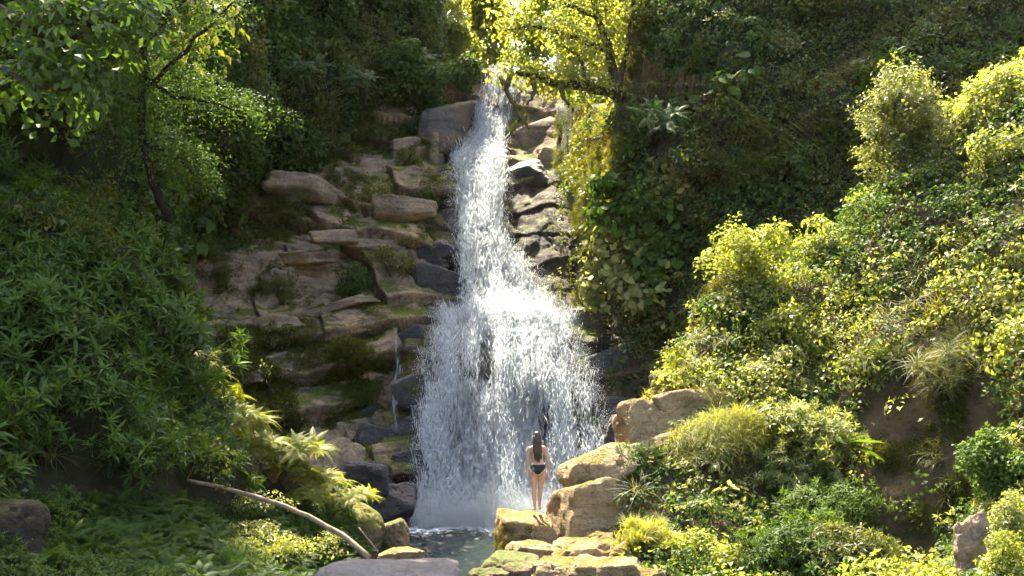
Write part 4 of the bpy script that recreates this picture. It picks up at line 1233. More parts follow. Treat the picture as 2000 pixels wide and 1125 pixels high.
# right bank, lit from behind
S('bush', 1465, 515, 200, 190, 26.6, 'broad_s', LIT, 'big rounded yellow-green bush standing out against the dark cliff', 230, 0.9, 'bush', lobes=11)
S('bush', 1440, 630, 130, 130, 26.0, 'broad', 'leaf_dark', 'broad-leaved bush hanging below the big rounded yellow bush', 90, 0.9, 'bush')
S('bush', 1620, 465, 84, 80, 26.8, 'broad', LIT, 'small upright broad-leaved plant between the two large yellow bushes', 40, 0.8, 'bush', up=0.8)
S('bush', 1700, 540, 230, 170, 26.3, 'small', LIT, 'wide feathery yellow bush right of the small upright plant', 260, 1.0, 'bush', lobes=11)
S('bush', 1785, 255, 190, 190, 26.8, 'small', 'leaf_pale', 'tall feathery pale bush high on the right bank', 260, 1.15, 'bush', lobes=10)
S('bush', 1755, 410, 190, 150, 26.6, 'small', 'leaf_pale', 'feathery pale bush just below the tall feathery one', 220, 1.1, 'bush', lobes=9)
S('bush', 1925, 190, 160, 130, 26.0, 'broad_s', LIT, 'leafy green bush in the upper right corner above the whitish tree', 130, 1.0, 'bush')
S('bush', 895, 140, 70, 50, 48.6, 'broad', 'leaf_dark', 'dark shrub at the lip of the fall, left of the water', 90, 1.3, 'bush')
S('bush', 838, 165, 90, 110, 46.6, 'broad', 'leaf_dark', 'dark shrub hanging on the gorge wall above the rust coloured boulder', 90, 1.3, 'bush')
S('bush', 790, 130, 90, 110, 45.4, 'broad', 'leaf_cool', 'greyish bush leaning out of the left hillside beside the upper gorge', 90, 1.3, 'bush')
S('small_tree', 1960, 330, 130, 230, 24.5, 'broad', 'leaf_pale', 'small tree with whitish leaves at the right edge', 130, 0.95, 'tree', lobes=9)
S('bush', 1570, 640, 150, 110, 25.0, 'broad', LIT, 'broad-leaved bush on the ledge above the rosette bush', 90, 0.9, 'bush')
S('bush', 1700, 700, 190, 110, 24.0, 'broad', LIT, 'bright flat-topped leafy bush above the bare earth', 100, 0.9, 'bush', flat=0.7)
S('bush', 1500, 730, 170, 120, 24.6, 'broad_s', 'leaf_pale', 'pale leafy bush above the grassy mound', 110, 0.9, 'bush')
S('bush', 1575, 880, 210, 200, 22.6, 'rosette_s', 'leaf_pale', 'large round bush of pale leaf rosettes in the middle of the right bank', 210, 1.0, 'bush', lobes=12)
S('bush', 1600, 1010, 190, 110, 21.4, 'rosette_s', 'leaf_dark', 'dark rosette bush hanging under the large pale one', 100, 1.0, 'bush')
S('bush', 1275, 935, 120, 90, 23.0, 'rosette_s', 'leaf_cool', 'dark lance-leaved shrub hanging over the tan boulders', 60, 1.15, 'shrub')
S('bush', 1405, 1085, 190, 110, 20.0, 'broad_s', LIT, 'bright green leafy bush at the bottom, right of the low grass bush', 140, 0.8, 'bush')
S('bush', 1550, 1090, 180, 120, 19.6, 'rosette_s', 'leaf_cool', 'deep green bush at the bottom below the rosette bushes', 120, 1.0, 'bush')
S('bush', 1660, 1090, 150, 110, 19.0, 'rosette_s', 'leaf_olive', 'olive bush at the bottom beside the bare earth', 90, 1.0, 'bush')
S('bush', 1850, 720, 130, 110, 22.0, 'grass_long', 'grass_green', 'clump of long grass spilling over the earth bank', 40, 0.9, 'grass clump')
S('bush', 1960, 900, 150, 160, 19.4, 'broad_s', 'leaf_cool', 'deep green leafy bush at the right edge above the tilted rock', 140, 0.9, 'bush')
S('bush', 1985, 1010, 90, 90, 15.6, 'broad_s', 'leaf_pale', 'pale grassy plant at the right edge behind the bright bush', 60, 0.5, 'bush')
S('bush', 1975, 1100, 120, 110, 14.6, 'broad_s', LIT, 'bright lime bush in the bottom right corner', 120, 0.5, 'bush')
S('bush', 1330, 720, 70, 60, 25.4, 'grass', 'grass_yellow', 'small tuft of yellow grass above the moss-capped rock', 24, 0.9, 'grass clump')
S('bush', 1395, 720, 120, 90, 25.4, 'broad_s', 'grass_yellow', 'yellow-leaved bush at the top of the pale rock ledge', 70, 0.85, 'bush')
S('bush', 1275, 790, 70, 60, 25.2, 'grass', 'grass_yellow', 'yellow grass tuft at the left end of the pale rock ledge', 24, 0.85, 'grass clump')
S('bush', 1275, 1050, 140, 70, 20.8, 'grass', 'grass_yellow', 'low sunlit grass bush beside the tan boulders', 60, 1.0, 'grass clump', up=0.85, lobes=10)

# mound of hanging grass with dead roots
mc = W(1405, 858, 23.3)
root = empty('grass_mound', mc - np.array([0, 0, 0.9])); tag(root, 'thick mound of yellow-green grass with dead blades hanging down its front', 'grass clump')
n = 260
u = rng.normal(0, 1, (n, 3)); u /= np.linalg.norm(u, axis=1, keepdims=True); u[:, 2] = np.abs(u[:, 2]); u[:, 1] = -np.abs(u[:, 1])
p = u * np.array([1.35, 0.75, 0.65]) * rng.uniform(0.75, 1.0, (n, 1)) + np.array([0, 0, 0.7])
p[:, 2] -= 0.25 * p[:, 0] * -1
v, f, t = bake(TP['grass_long'], p, u * 0.6 + np.array([0, 0, 0.5]), rng.uniform(0.6, 1.0, n))
mesh_obj('grass', v, f, M['grass_yellow'], root, False, t)
n = 40
p = np.stack([rng.uniform(-0.7, 1.2, n), rng.uniform(-0.75, -0.5, n), rng.uniform(0.35, 0.75, n)], 1)
v, f, t = bake(TP['hang_dry'], p, np.tile([0, 0, 1.0], (n, 1)), rng.uniform(0.3, 0.7, n), np.zeros(n))
mesh_obj('dead_blades', v, f, M['dry'], root, False, t)

# long-leaved plant on the bare earth
pb = W(1655, 868, 21.9)
root = empty('broadleaf_plant', pb); tag(root, 'plant with a few long pointed leaves against the bare earth', 'plant')
for a, pi_, L_ in ((-0.1, 0.25, 0.8), (0.15, -0.25, 0.85), (-0.25, -0.75, 0.75), (0.3, 0.6, 0.5), (-0.4, -1.15, 0.6), (2.9, 0.5, 0.5)):
    v, f = leaf(L_, 0.16, 0.35, 0.25, 6, 0.75)
    mesh_obj('leaf', v @ rot(a - 0.4, pi_, -0.5).T, f, M['leaf_cool'], root, True, np.full(len(v), rng.random()))
v, f = tube([(0, 0.1, -0.4), (0, 0, -0.1), (0, 0, 0.05)], [0.03, 0.025, 0.015]); mesh_obj('stem', v, f, M['bark'], root)

# left ridge: ferns and grass that catch the sun
def clump(name, px, py, d, key, mat, label, n, spread, sc, cat, group=None, up=0.7):
    b = W(px, py, d)
    root = empty(name, b); tag(root, label, cat, group)
    p = np.stack([rng.normal(0, spread, n), rng.normal(0, spread * 0.8, n), rng.uniform(-0.05, 0.12, n)], 1)
    ax = np.array([0, 0, up]) + np.stack([p[:, 0] * 0.8, p[:, 1] - 0.15, p[:, 2] * 0], 1) + rng.normal(0, 0.2, (n, 3))
    v, f, t = bake(TP[key], p, ax, sc * rng.uniform(0.7, 1.2, n))
    mesh_obj('leaves', v, f, M[mat], root, False, t)
    return root
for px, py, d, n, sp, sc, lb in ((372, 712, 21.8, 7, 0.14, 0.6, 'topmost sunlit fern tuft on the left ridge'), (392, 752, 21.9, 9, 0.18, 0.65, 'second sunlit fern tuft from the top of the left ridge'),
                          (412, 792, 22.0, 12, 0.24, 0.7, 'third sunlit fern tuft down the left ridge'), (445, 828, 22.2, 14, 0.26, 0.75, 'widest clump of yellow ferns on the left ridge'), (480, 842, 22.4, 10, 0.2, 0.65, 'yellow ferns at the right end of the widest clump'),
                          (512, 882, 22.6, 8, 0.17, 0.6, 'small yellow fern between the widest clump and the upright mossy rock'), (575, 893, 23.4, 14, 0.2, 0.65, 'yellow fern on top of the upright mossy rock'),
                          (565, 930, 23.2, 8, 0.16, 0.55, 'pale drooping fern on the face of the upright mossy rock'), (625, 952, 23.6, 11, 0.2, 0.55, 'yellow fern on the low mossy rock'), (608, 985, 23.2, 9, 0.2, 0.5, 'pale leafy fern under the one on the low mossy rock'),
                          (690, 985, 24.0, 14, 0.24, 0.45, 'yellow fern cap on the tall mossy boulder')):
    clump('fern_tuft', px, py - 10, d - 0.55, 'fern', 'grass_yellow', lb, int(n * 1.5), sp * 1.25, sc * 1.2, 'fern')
for px, py, d, n, sp, lb in ((470, 1075, 17.6, 30, 0.3, 'patch of sunlit leafy herbs near the bottom, left half'), (555, 1075, 17.8, 30, 0.28, 'patch of sunlit leafy herbs near the bottom, next to the grey boulder'), (505, 1040, 18.4, 22, 0.25, 'sunlit herbs just above the two bottom patches'),
                          (645, 1062, 20.5, 10, 0.12, 'small pale herb at the end of the fallen branch'), (510, 985, 20.2, 14, 0.2, 'pale herb growing under the fallen branch')):
    clump('leafy_herb', px, py, d, 'broad_s', 'leaf_pale' if n < 25 else LIT, lb, n, sp, 0.6, 'herb')
# shrubs and grass on the rock ledges
for px, py, w, h, key, mat, lb, cat in ((685, 540, 90, 80, 'broad_s', 'leaf_dark', 'round dark green bush in the middle of the rock cliff', 'bush'), (765, 512, 120, 60, 'broad_s', 'leaf_olive', 'low olive bush right of the round dark one on the cliff', 'bush'),
                                       (755, 380, 110, 60, 'broad_s', 'leaf_olive', 'flat bush on the ledge of the upper cliff', 'bush'), (820, 395, 50, 50, 'broad_s', 'leaf_dark', 'small bush at the edge of the upper cliff by the water', 'bush'),
                                       (545, 650, 60, 56, 'broad_s', 'leaf_olive', 'small round moss bush on the lower cliff', 'bush'), (550, 560, 50, 60, 'grass', 'grass_green', 'grass tuft on the cliff left of the round dark bush', 'grass clump'),
                                       (505, 560, 46, 36, 'grass', 'grass_green', 'small grass tuft on the bare slab at left', 'grass clump'), (432, 538, 36, 36, 'grass', 'grass_green', 'smallest grass tuft on the bare slab at far left', 'grass clump'),
                                       (390, 485, 90, 60, 'grass_long', 'grass_green', 'drooping grass at the left end of the bare slab', 'grass clump'), (565, 412, 90, 70, 'grass_long', 'grass_green', 'drooping grass over the slanted rock', 'grass clump'),
                                       (730, 255, 120, 60, 'broad_s', 'leaf_olive', 'olive bush on top of the upper cliff', 'bush'), (800, 250, 80, 50, 'broad_s', 'leaf_dark', 'dark bush on top of the upper cliff beside the tall boulder', 'bush'),
                                       (620, 300, 90, 50, 'grass_long', 'grass_green', 'grass clump under the trees above the slanted rock', 'grass clump'), (660, 340, 60, 40, 'grass', 'grass_green', 'grass tuft between the upper cliff stones', 'grass clump'),
                                       (800, 320, 50, 70, 'broad_s', 'leaf_olive', 'bush hanging between the tall upper stones', 'bush'), (690, 680, 100, 40, 'broad_s', 'moss', 'moss cushion beside the thin trickle', 'moss')):
    p0, n0 = rock_sheet.nearest(px, py)
    S('ledge_plant', px, py, w, h, p0[1] - 0.35, key, mat, lb, 60 if key == 'broad_s' else 26, 0.85 if key == 'broad_s' else 0.95, cat, lobes=6, flat=0.9)

# tree ferns
for px, py, d, lb, m_ in ((590, 120, 40.0, 'tree fern under the trees at upper left', 'leaf_dark'), (800, 100, 45.5, 'tree fern leaning out beside the upper gorge', 'leaf_dark'), (1290, 220, 34.6, 'tree fern on the right cliff beside the mossy pillar', 'leaf_dark'), (700, 140, 43.0, 'tree fern hidden among the leaves left of the upper gorge', 'leaf_dark')):
    b = W(px, py + 40, d); root = empty('tree_fern', b); tag(root, lb, 'fern')
    v, f, t = bake(TP['fern'], np.array([[0, 0, 0.5], [0.3, 0, 0.4], [-0.35, 0.05, 0.45], [0.1, -0.1, 0.15], [-0.2, 0, 0.75], [0.5, 0.1, 0.6]]), np.array([[0.1, -0.7, 0.8]] * 6) + rng.normal(0, 0.3, (6, 3)), rng.uniform(0.9, 1.3, 6))
    mesh_obj('fronds', v, f, M[m_], root, False, t)
    v, f = tube([(0, 1.5, 0.1), (0, 0.7, 0.4), (0, 0, 0.5)], [0.12, 0.1, 0.07]); mesh_obj('trunk', v, f, M['bark'], root)

# trees: trunk, limbs, crown
def tree(name, base, limbs, key, mat, label, n, sc, r0=0.2, cat='tree', group=None, lobe=(0.9, 0.9, 0.6), bark='bark', along=0.5, shell=0.3):
    """limbs: polylines in world space; crown sprays gather round their outer halves"""
    base = np.array(base, float)
    root = empty(name, base); tag(root, label, cat, group)
    parts, L = [], []
    for li, (path, ra, rb_) in enumerate(limbs):
        pth = [np.array(q, float) - base for q in path]
        fine = []
        for a, b in zip(pth[:-1], pth[1:]):
            fine += bend(a, b, 4, 0.10)[:-1]
        fine.append(pth[-1])
        parts.append(tube(fine, np.linspace(ra, rb_, len(fine)), 7))
        for q in fine[int(len(fine) * along):]:
            L.append((q + rng.normal(0, 0.25, 3) * np.array(lobe), np.array(lobe) * rng.uniform(0.5, 1.1)))
    p, u = crown_points(L, n, shell)
    v, f, t = bake(TP[key], p, u * 0.5 + np.array([0, 0, 0.5]) + rng.normal(0, 0.25, (n, 3)), sc * rng.uniform(0.7, 1.3, n))
    mesh_obj('crown', v, f, M[mat], root, False, t)
    v, f = join(parts)
    mesh_obj('trunk', v, f, M[bark], root)
    return root, L, p

# overhanging tree on the mossy pillar
d = 38.0
ot = tree('overhanging_tree', W(1225, 215, 38.4),
     [([W(1225, 215, 38.4), W(1205, 185, 37.8), W(1150, 168, 37.4), W(1095, 165, 37.2), W(1050, 150, 37.0), W(1000, 140, 36.8)], 0.24, 0.07),
      ([W(1205, 185, 37.8), W(1190, 100, 38), W(1165, 30, 38), W(1150, -60, 38)], 0.2, 0.06),
      ([W(1190, 100, 38), W(1110, 70, 37.6), W(1040, 50, 37.2), W(985, 60, 37)], 0.12, 0.03),
      ([W(1165, 30, 38), W(1090, 0, 37.8), W(1010, -10, 37.4)], 0.1, 0.03),
      ([W(1205, 185, 37.8), W(1230, 60, 38), W(1240, -50, 38)], 0.12, 0.04),
      ([W(1150, 168, 37.4), W(1130, 110, 37.6), W(1100, 90, 37.2)], 0.08, 0.03)],
     'broad', 'leaf_thin', 'sunlit yellow-green tree leaning over the fall from the mossy pillar', 400, 1.1, lobe=(0.8, 0.75, 0.55), along=0.25)
# bare hanging twigs of the same limb, bearded with moss
parts = []
for path in ([(1000, 140), (988, 175), (1005, 205), (1012, 240)], [(1012, 215), (1022, 238), (1035, 250)], [(1040, 150), (1045, 180), (1030, 205)], [(1095, 165), (1100, 190), (1112, 205)], [(1012, 240), (1000, 250)], [(985, 165), (975, 150)], [(1022, 238), (1028, 225)]):
    q = [W(a, b, 36.8) - W(1225, 215, 38.4) for a, b in path]
    fine = []
    for a, b in zip(q[:-1], q[1:]): fine += bend(a, b, 4, 0.16)[:-1]
    fine.append(q[-1])
    parts.append(tube(fine, np.linspace(0.11, 0.035, len(fine)), 6))
    mesh_obj('hanging_twig', *parts[-1], M['rock_mossy'], next(c_ for c_ in ot[0].children if c_.name.startswith('trunk')))
v, f = join(parts)
hp = np.concatenate([np.array(v)[rng.integers(0, len(v), 90)]])
v, f, t = bake(TP['moss'], hp, rng.normal(0, 1, hp.shape) + [0, 0, -0.6], rng.uniform(0.5, 1.0, len(hp)))
mesh_obj('moss', v, f, M['moss'], ot[0], False, t)

# tree in the upper left with dark limbs
tree('leaning_tree', W(300, 430, 21.5),
     [([W(330, 430, 21.5), W(300, 360, 21), W(278, 280, 20.6), W(276, 180, 20.4), W(285, 80, 20.2), W(260, -60, 20)], 0.09, 0.05),
      ([W(276, 180, 20.4), W(330, 130, 20.4), W(400, 60, 20.6), W(460, 0, 21)], 0.06, 0.02),
      ([W(278, 280, 20.6), W(340, 300, 20.8), W(380, 340, 21)], 0.05, 0.02),
      ([W(280, 150, 20.4), W(340, 190, 20.6), W(420, 200, 21), W(480, 230, 21.5)], 0.05, 0.015),
      ([W(285, 80, 20.2), W(220, 60, 20), W(150, 80, 19.6), W(90, 120, 19.4)], 0.06, 0.02),
      ([W(285, 80, 20.2), W(360, 0, 20.4), W(420, -80, 20.8)], 0.06, 0.02),
      ([W(276, 200, 20.4), W(220, 180, 20), W(170, 210, 19.8)], 0.05, 0.02)],
     'broad_t', 'leaf_dark', 'leaning tree with dark crooked limbs and dappled leaves at upper left', 620, 0.85, lobe=(0.6, 0.6, 0.4), along=0.15, bark='bark_dark')
# tall canopy tree on the left bank: mostly unseen above the frame, with limbs added to shade slope and boulder
tree('canopy_tree', W(-120, 420, 22.5),
     [([W(-120, 420, 22.5), (-11.4, 22.6, 12), (-11, 22.8, 17), (-10.4, 23, 21)], 0.35, 0.14),
      ([(-11.3, 22.6, 13), (-10, 20.5, 14.5), (-8.6, 18.6, 15)], 0.16, 0.05), ([(-11.1, 22.8, 15), (-9.4, 22.5, 15.5), (-8, 21.8, 15)], 0.16, 0.05),
      ([(-11.1, 22.8, 14.4), (-10.4, 24, 16), (-9.2, 25, 17)], 0.14, 0.05), ([(-11.1, 22.8, 16), (-12.5, 20, 16), (-12.6, 17.5, 15.5)], 0.14, 0.05),
      ([(-10.6, 22.9, 19), (-8.8, 22, 19), (-7, 20.8, 17.4), (-5.2, 20.2, 15.6), (-3.8, 19.9, 14.6)], 0.14, 0.03), ([(-11.2, 22.7, 13.5), (-9.5, 23.8, 13.2), (-7.9, 24.2, 12.4)], 0.12, 0.03),
      ([(-12.6, 17.5, 15.5), (-9, 14.5, 16.2), (-6.4, 12.8, 16)], 0.1, 0.03), ([(-9.4, 22.5, 15.5), (-8.4, 20.4, 16.4), (-7.6, 19, 16.2)], 0.1, 0.03), ([(-10.6, 22.9, 19), (-10, 20.4, 19.5), (-9.6, 18.4, 18.6)], 0.1, 0.03)],
     'broad', 'leaf_olive', 'tall tree rising out of the top left corner, its lowest leaves lit from behind', 800, 2.0, lobe=(0.95, 0.95, 0.6), along=0.45)
# near branch with large leaves in the top left corner
tree('corner_tree', (-5.2, 8.2, 2.6),
     [([(-5.2, 8.2, 2.6), (-5.3, 8.4, 5), (-5.0, 8.6, 7.5), (-4.6, 8.9, 9.0)], 0.14, 0.08),
      ([(-5.0, 8.6, 7.5), W(60, 60, 9), W(120, 80, 9.1), W(190, 60, 9.2), W(250, 30, 9.3)], 0.05, 0.01),
      ([(-5.2, 8.5, 6.4), W(0, 130, 8.8), W(70, 170, 8.9), W(140, 175, 9.0)], 0.04, 0.01),
      ([(-4.8, 8.8, 8.5), W(60, -40, 9.2), W(130, 10, 9.2), W(200, 60, 9.2)], 0.04, 0.01),
      ([(-4.8, 8.8, 8.5), W(180, -60, 9.6), W(300, -30, 9.8)], 0.04, 0.01)],
     'broad', 'leaf_dark', 'near branch with large dark leaves in the top left corner', 90, 0.75, lobe=(0.28, 0.3, 0.2), along=0.5)

# trees beyond the crest of the fall
far = [(893, 60, 66, 60, 150, 'leafy tree at the left end of the far trees above the fall'), (925, 30, 72, 70, 190, 'far tree with a slim trunk just left of the overhanging leaves'), (958, 60, 62, 50, 130, 'nearest of the far trees, right above the lip of the fall'),
       (985, 10, 80, 80, 190, 'tall hazy tree far behind the lip of the fall'), (1040, 60, 68, 70, 110, 'low far tree half hidden by the overhanging tree'), (1120, 40, 70, 80, 150, 'far tree behind the overhanging tree'), (905, -20, 84, 90, 160, 'palest tree, farthest back at the top edge'), (1190, 20, 74, 90, 180, 'far tree behind the top of the mossy pillar')]
for px, py, d, w, h, lb in far:
    k = d / FPX
    zb = 17.5 + 0.14 * (d - 55)
    c = W(px, py, d)
    base = (c[0], d, zb)
    top = c + np.array([0, 0, h * k * 0.45])
    limbs = [([base, (c[0] + 0.2, d, (zb + c[2]) / 2), top], 0.2, 0.06)]
    for q in range(5):
        t = rng.uniform(0.35, 0.9)
        s0 = np.array(base) * (1 - t) + top * t
        limbs.append(([s0, s0 + np.array([rng.normal(0, w * k * 0.35), rng.normal(0, w * k * 0.3), rng.uniform(0.3, 1.5)])], 0.08, 0.03))
    tree('forest_tree', base, limbs, 'broad', 'leaf_thin' if d < 75 else 'leaf_pale', lb, 170, 2.1, lobe=(w * k * 0.28, w * k * 0.28, h * k * 0.14), along=0.4, bark='bark_pale')

# fallen branch over the left bank
bp_ = [(365, 938, 18.6), (430, 951, 18.6), (500, 970, 18.6), (560, 990, 18.6), (620, 1018, 18.6), (670, 1046, 18.5), (722, 1090, 18.3)]
fine = [W(*q) for q in bp_]
br = []
for a, b in zip(fine[:-1], fine[1:]): br += bend(a, b, 3, 0.03)[:-1]
br.append(fine[-1])
b0 = br[0]
root = empty('fallen_branch', b0); tag(root, 'pale bare branch arching down to the grey boulder', 'branch')
v, f = tube([q - b0 for q in br], np.linspace(0.035, 0.055, len(br)), 8); mesh_obj('limb', v, f, M['bark_pale'], root)
v, f = tube([br[6] - b0, W(520, 992, 18.6) - b0, W(545, 985, 18.6) - b0], [0.02, 0.015, 0.008], 5); mesh_obj('twig', v, f, M['bark_pale'], root)
v, f = tube(bend(W(700, 1030, 23.2), W(738, 1078, 23.0), 5, 0.05), np.linspace(0.02, 0.035, 6), 6)
T(mesh_obj('broken_stick', v, f, M['bark_pale']), 'short stick leaning on the tall mossy boulder', 'stick')

# moss patches on the perch boulder
def moss_on(o, key, mat, n, cond, sc, nm):
    co = np.array([v.co[:] for v in o.data.vertices]); no = np.array([v.normal[:] for v in o.data.vertices])
    idx = np.where(cond(co, no))[0]
    if len(idx) == 0: return
    idx = rng.choice(idx, n)
    v, f, t = bake(TP[key], co[idx], no[idx] + rng.normal(0, 0.2, (n, 3)), sc * rng.uniform(0.6, 1.2, n))
    mesh_obj(nm, v, f, M[mat], o, False, t)['kind'] = 'stuff'
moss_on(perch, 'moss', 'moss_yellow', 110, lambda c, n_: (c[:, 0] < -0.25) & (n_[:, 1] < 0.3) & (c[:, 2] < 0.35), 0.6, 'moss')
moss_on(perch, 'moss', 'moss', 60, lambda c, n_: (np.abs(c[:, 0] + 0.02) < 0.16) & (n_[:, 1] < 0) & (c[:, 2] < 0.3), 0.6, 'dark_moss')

# ------------------------------------------------------------------ person on the boulder, seen from behind
M['skin'] = plain_mat('skin', (0.50, 0.30, 0.19), 0.5, 0.35, 0.06, 30)
M['hair'] = plain_mat('hair', (0.035, 0.02, 0.012), 0.38, 0.5, 0.5, 60, (1, 1, 0.08))
M['suit'] = plain_mat('swimsuit', (0.012, 0.012, 0.015), 0.6, 0.3, 0.2, 80)

def loft(rings, k=18):
    """rings: (centre, rx, ry) with rings lying across the path"""
    c = [np.array(r[0], float) for r in rings]
    v, f = [], []
    for i, (p, rx, ry) in enumerate(rings):
        d = c[min(i + 1, len(c) - 1)] - c[max(i - 1, 0)]; d /= np.linalg.norm(d)
        x = np.array([1.0, 0, 0]) - d * d[0]
        if np.linalg.norm(x) < 0.2: x = np.array([0, 0, 1.0]) - d * d[2]
        x /= np.linalg.norm(x); y = np.cross(d, x)
        for j in range(k):
            a = 2 * math.pi * j / k
            v.append(c[i] + rx * math.cos(a) * x + ry * math.sin(a) * y)
    for i in range(len(rings) - 1):
        for j in range(k):
            a, b = i * k + j, i * k + (j + 1) % k
            f += [(a, b, b + k), (a, b + k, a + k)]
    n = len(v); v += [c[0], c[-1]]
    for j in range(k):
        f += [(n, (j + 1) % k, j), (n + 1, (len(rings) - 1) * k + j, (len(rings) - 1) * k + (j + 1) % k)]
    return np.array(v), np.array(f)

def ball(c, r):
    v, f = ico(3)
    return v * np.array(r) + np.array(c), f

parts = [loft([((0, 0.0, .735), .07, .06), ((0, 0, .77), .13, .09), ((0, -.01, .83), .165, .112), ((0, -.005, .90), .162, .108), ((0, .005, .97), .134, .09), ((0, .01, 1.03), .116, .08), ((0, .005, 1.12), .122, .085),
               ((0, 0, 1.22), .138, .095), ((0, -.005, 1.29), .150, .088), ((0, -.005, 1.335), .145, .07), ((0, 0, 1.365), .085, .055), ((0, .005, 1.40), .05, .05), ((0, .012, 1.47), .046, .05)])]
parts.append(loft([((0, .02, 1.435), .03, .04), ((0, .025, 1.46), .055, .07), ((0, .022, 1.50), .070, .090), ((0, .018, 1.55), .075, .097), ((0, .015, 1.595), .068, .088), ((0, .012, 1.625), .042, .055), ((0, .01, 1.637), .01, .012)]))
parts.append(ball((0, .118, 1.515), (.014, .022, .02)))                       # nose
for s in (-1, 1): parts.append(ball((s * .075, .015, 1.53), (.010, .02, .03)))   # ears
for s in (-1, 1):
    parts.append(ball((s * .075, -.062, .825), (.082, .07, .085)))               # seat
    parts.append(ball((s * .062, .075, 1.22), (.058, .05, .055)))
    fx = -.052 if s < 0 else .058
    fy = 0.0 if s < 0 else .07
    parts.append(loft([((s * .083, .0, .85), .085, .09), ((s * .088, 0, .76), .088, .088), ((s * .084, .003 + fy * .3, .64), .076, .078), ((s * .074, .006 + fy * .5, .52), .058, .060), ((s * .068, .008 + fy * .6, .455), .050, .052),
                       ((s * .064, -.006 + fy * .8, .35), .052, .056), ((s * .062, -.004 + fy * .9, .24), .042, .045), ((fx, fy, .13), .030, .033), ((fx, fy, .07), .031, .036), ((fx, fy, .03), .032, .040)]))
    parts.append(loft([((fx, fy - .055, .028), .020, .022), ((fx, fy - .035, .035), .032, .034), ((fx + s * .006, fy + .04, .035), .036, .034), ((fx + s * .012, fy + .11, .022), .042, .02), ((fx + s * .014, fy + .16, .015), .036, .012), ((fx + s * .014, fy + .185, .012), .016, .008)]))
    # arm
    wr = np.array([s * .238, .02, .855]); el = np.array([s * .205, -.025, 1.075])
    parts.append(loft([((s * .10, -.005, 1.325), .04, .05), ((s * .155, -.005, 1.315), .045, .05), ((s * .178, -.01, 1.26), .041, .044), ((s * .190, -.018, 1.17), .036, .038), (el, .031, .034), ((s * .217, -.012, 1.01), .032, .034), ((s * .23, .008, .92), .025, .027), (wr, .019, .024), (wr + [s * .005, .005, -.03], .017, .03)]))
    hd = wr + [s * .008, .008, -.03]
    parts.append(loft([(hd, .017, .028), (hd + [s * .004, .002, -.03], .016, .040), (hd + [s * .004, .004, -.07], .014, .042), (hd + [s * .002, .006, -.085], .011, .038)]))
    for q, (oy, ln) in enumerate(((-.03, .055), (-.010, .068), (.011, .075), (.031, .068))):
        b = hd + [s * .003, oy + .005, -.078]
        parts.append(loft([(b, .0085, .0085), (b + [-s * .003, .003, -ln * .5], .008, .008), (b + [-s * .015, .008, -ln * .95], .0065, .0065)], 8))
    b = hd + [0, .034, -.02]
    parts.append(loft([(b, .011, .011), (b + [-s * .004, .022, -.03], .0095, .0095), (b + [-s * .01, .026, -.06], .007, .007)], 8))
v, f = join(parts)
def sway(c):
    c = np.array(c, float)
    c[:, 0] += 0.024 * np.exp(-((c[:, 2] - 0.86) / 0.28) ** 2) - 0.014 * np.exp(-((c[:, 2] - 1.38) / 0.25) ** 2)
    return c
v = sway(v)
foot = W(1049, 997, 23.0)
tmp = mesh_obj('tmp', v, f, M['skin'])
rm = tmp.modifiers.new('r', 'REMESH'); rm.mode = 'VOXEL'; rm.voxel_size = 0.0065; rm.use_smooth_shade = True
sm = tmp.modifiers.new('s', 'SMOOTH'); sm.factor = 0.5; sm.iterations = 4
dg = bpy.context.evaluated_depsgraph_get()
bm_ = bpy.data.meshes.new_from_object(tmp.evaluated_get(dg), depsgraph=dg)
bpy.data.objects.remove(tmp)
bm_.name = 'person'
person = bpy.data.objects.new('person', bm_); C.objects.link(person)
person.location = foot
person.rotation_euler = (0, 0, 0.12)
tag(person, 'person in a black swimsuit with long dark hair standing on the boulder, facing the fall', 'person')
co = np.empty(len(bm_.vertices) * 3); bm_.vertices.foreach_get('co', co); co = co.reshape(-1, 3)
no = np.empty(len(bm_.vertices) * 3); bm_.vertices.foreach_get('normal', no); no = no.reshape(-1, 3)
polys = [tuple(p.vertices) for p in bm_.polygons]
ax_, y_, z_ = np.abs(co[:, 0]), co[:, 1], co[:, 2]
low_e = .765 + np.where(y_ < 0, 1.0, 1.25) * np.maximum(0, ax_ - .035)
inb = (z_ > low_e) & (z_ < np.where(y_ < 0.03, .965, 1.0)) & (ax_ < .185)
inb |= (y_ > 0.02) & (z_ >= .99) & (z_ < 1.27) & (ax_ < .15)
inb |= (np.abs(ax_ - .085) < .012) & (z_ > 1.2) & (z_ < 1.40) & (ax_ < 0.12)
fc = [p for p in polys if all(inb[i] for i in p)]
used = sorted({i for p in fc for i in p}); mp_ = {i: k for k, i in enumerate(used)}
me = bpy.data.meshes.new('swimsuit'); me.from_pydata([tuple(co[i] + no[i] * 0.005) for i in used], [], [[mp_[i] for i in p] for p in fc])
me.materials.append(M['suit']); me.polygons.foreach_set('use_smooth', np.ones(len(fc), bool))
o = bpy.data.objects.new('swimsuit', me); C.objects.link(o); o.parent = person
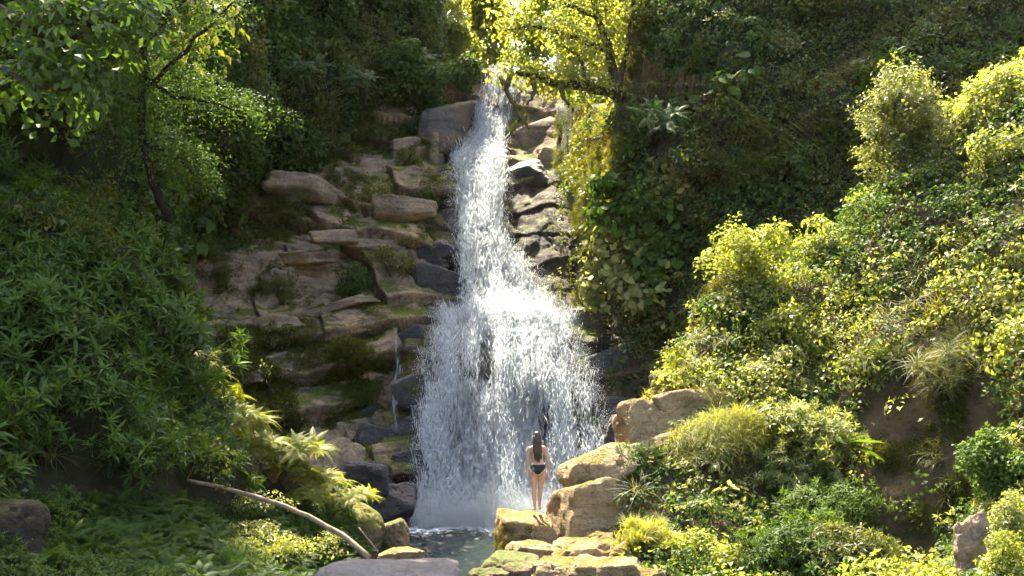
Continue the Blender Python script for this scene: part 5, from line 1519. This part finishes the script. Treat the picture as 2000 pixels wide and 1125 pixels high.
# hair: a cap and a long fall of locks down the back
hv, hf = [], []
cap = loft([((0, .012, 1.648), .012, .012), ((0, .008, 1.64), .05, .062), ((0, .0, 1.612), .074, .09), ((0, -.006, 1.57), .085, .098), ((0, -.018, 1.52), .085, .092), ((0, -.03, 1.46), .078, .07), ((0, -.05, 1.40), .075, .045)], 20)
hp_ = [cap]
for k in range(46):
    x0 = rng.uniform(-.078, .078); dpt = -.06 - .035 * math.cos(x0 / .078 * 1.3)
    xe = x0 * rng.uniform(0.45, 1.05) + rng.normal(0, .012); zl = rng.uniform(1.0, 1.10) + 0.6 * abs(xe) * 0.8
    path = [((x0 * .7, -.045, 1.60)), ((x0, dpt - .01, 1.53)), ((x0 * 1.02 + rng.normal(0, .006), dpt - .015, 1.44)), ((x0 * .95 + rng.normal(0, .008), -.10, 1.34)), ((x0 * .3 + xe * .7, -.118 + rng.normal(0, .006), 1.22)), ((xe, -.108, 1.12)), ((xe + rng.normal(0, .008), -.10, zl))]
    hp_.append(tube(path, [.010, .014, .015, .015, .014, .011, .003], 6))
v, f = join(hp_)
mesh_obj('hair', sway(v), f, M['hair'], person)
#SECTION7

# ------------------------------------------------------------------ moist air of the gorge
def haze_mat(density):
    m, nt, N, L = new_mat('haze')
    out = node(nt, 'ShaderNodeOutputMaterial')
    v = node(nt, 'ShaderNodeVolumePrincipled')
    v.inputs['Color'].default_value = (0.95, 0.95, 0.9, 1)
    v.inputs['Density'].default_value = density
    v.inputs['Anisotropy'].default_value = 0.45
    L.new(v.outputs[0], out.inputs['Volume'])
    return m
hx0, hx1, hy0, hy1, hz0, hz1 = -910, 910, -610, 1510, -2.7, 66
v = [(x, y, z) for z in (hz0, hz1) for y in (hy0, hy1) for x in (hx0, hx1)]
f = [(0, 2, 3, 1), (4, 5, 7, 6), (0, 1, 5, 4), (2, 6, 7, 3), (0, 4, 6, 2), (1, 3, 7, 5)]
tag(mesh_obj('haze', v, f, haze_mat(0.00005), smooth=False), kind='stuff')
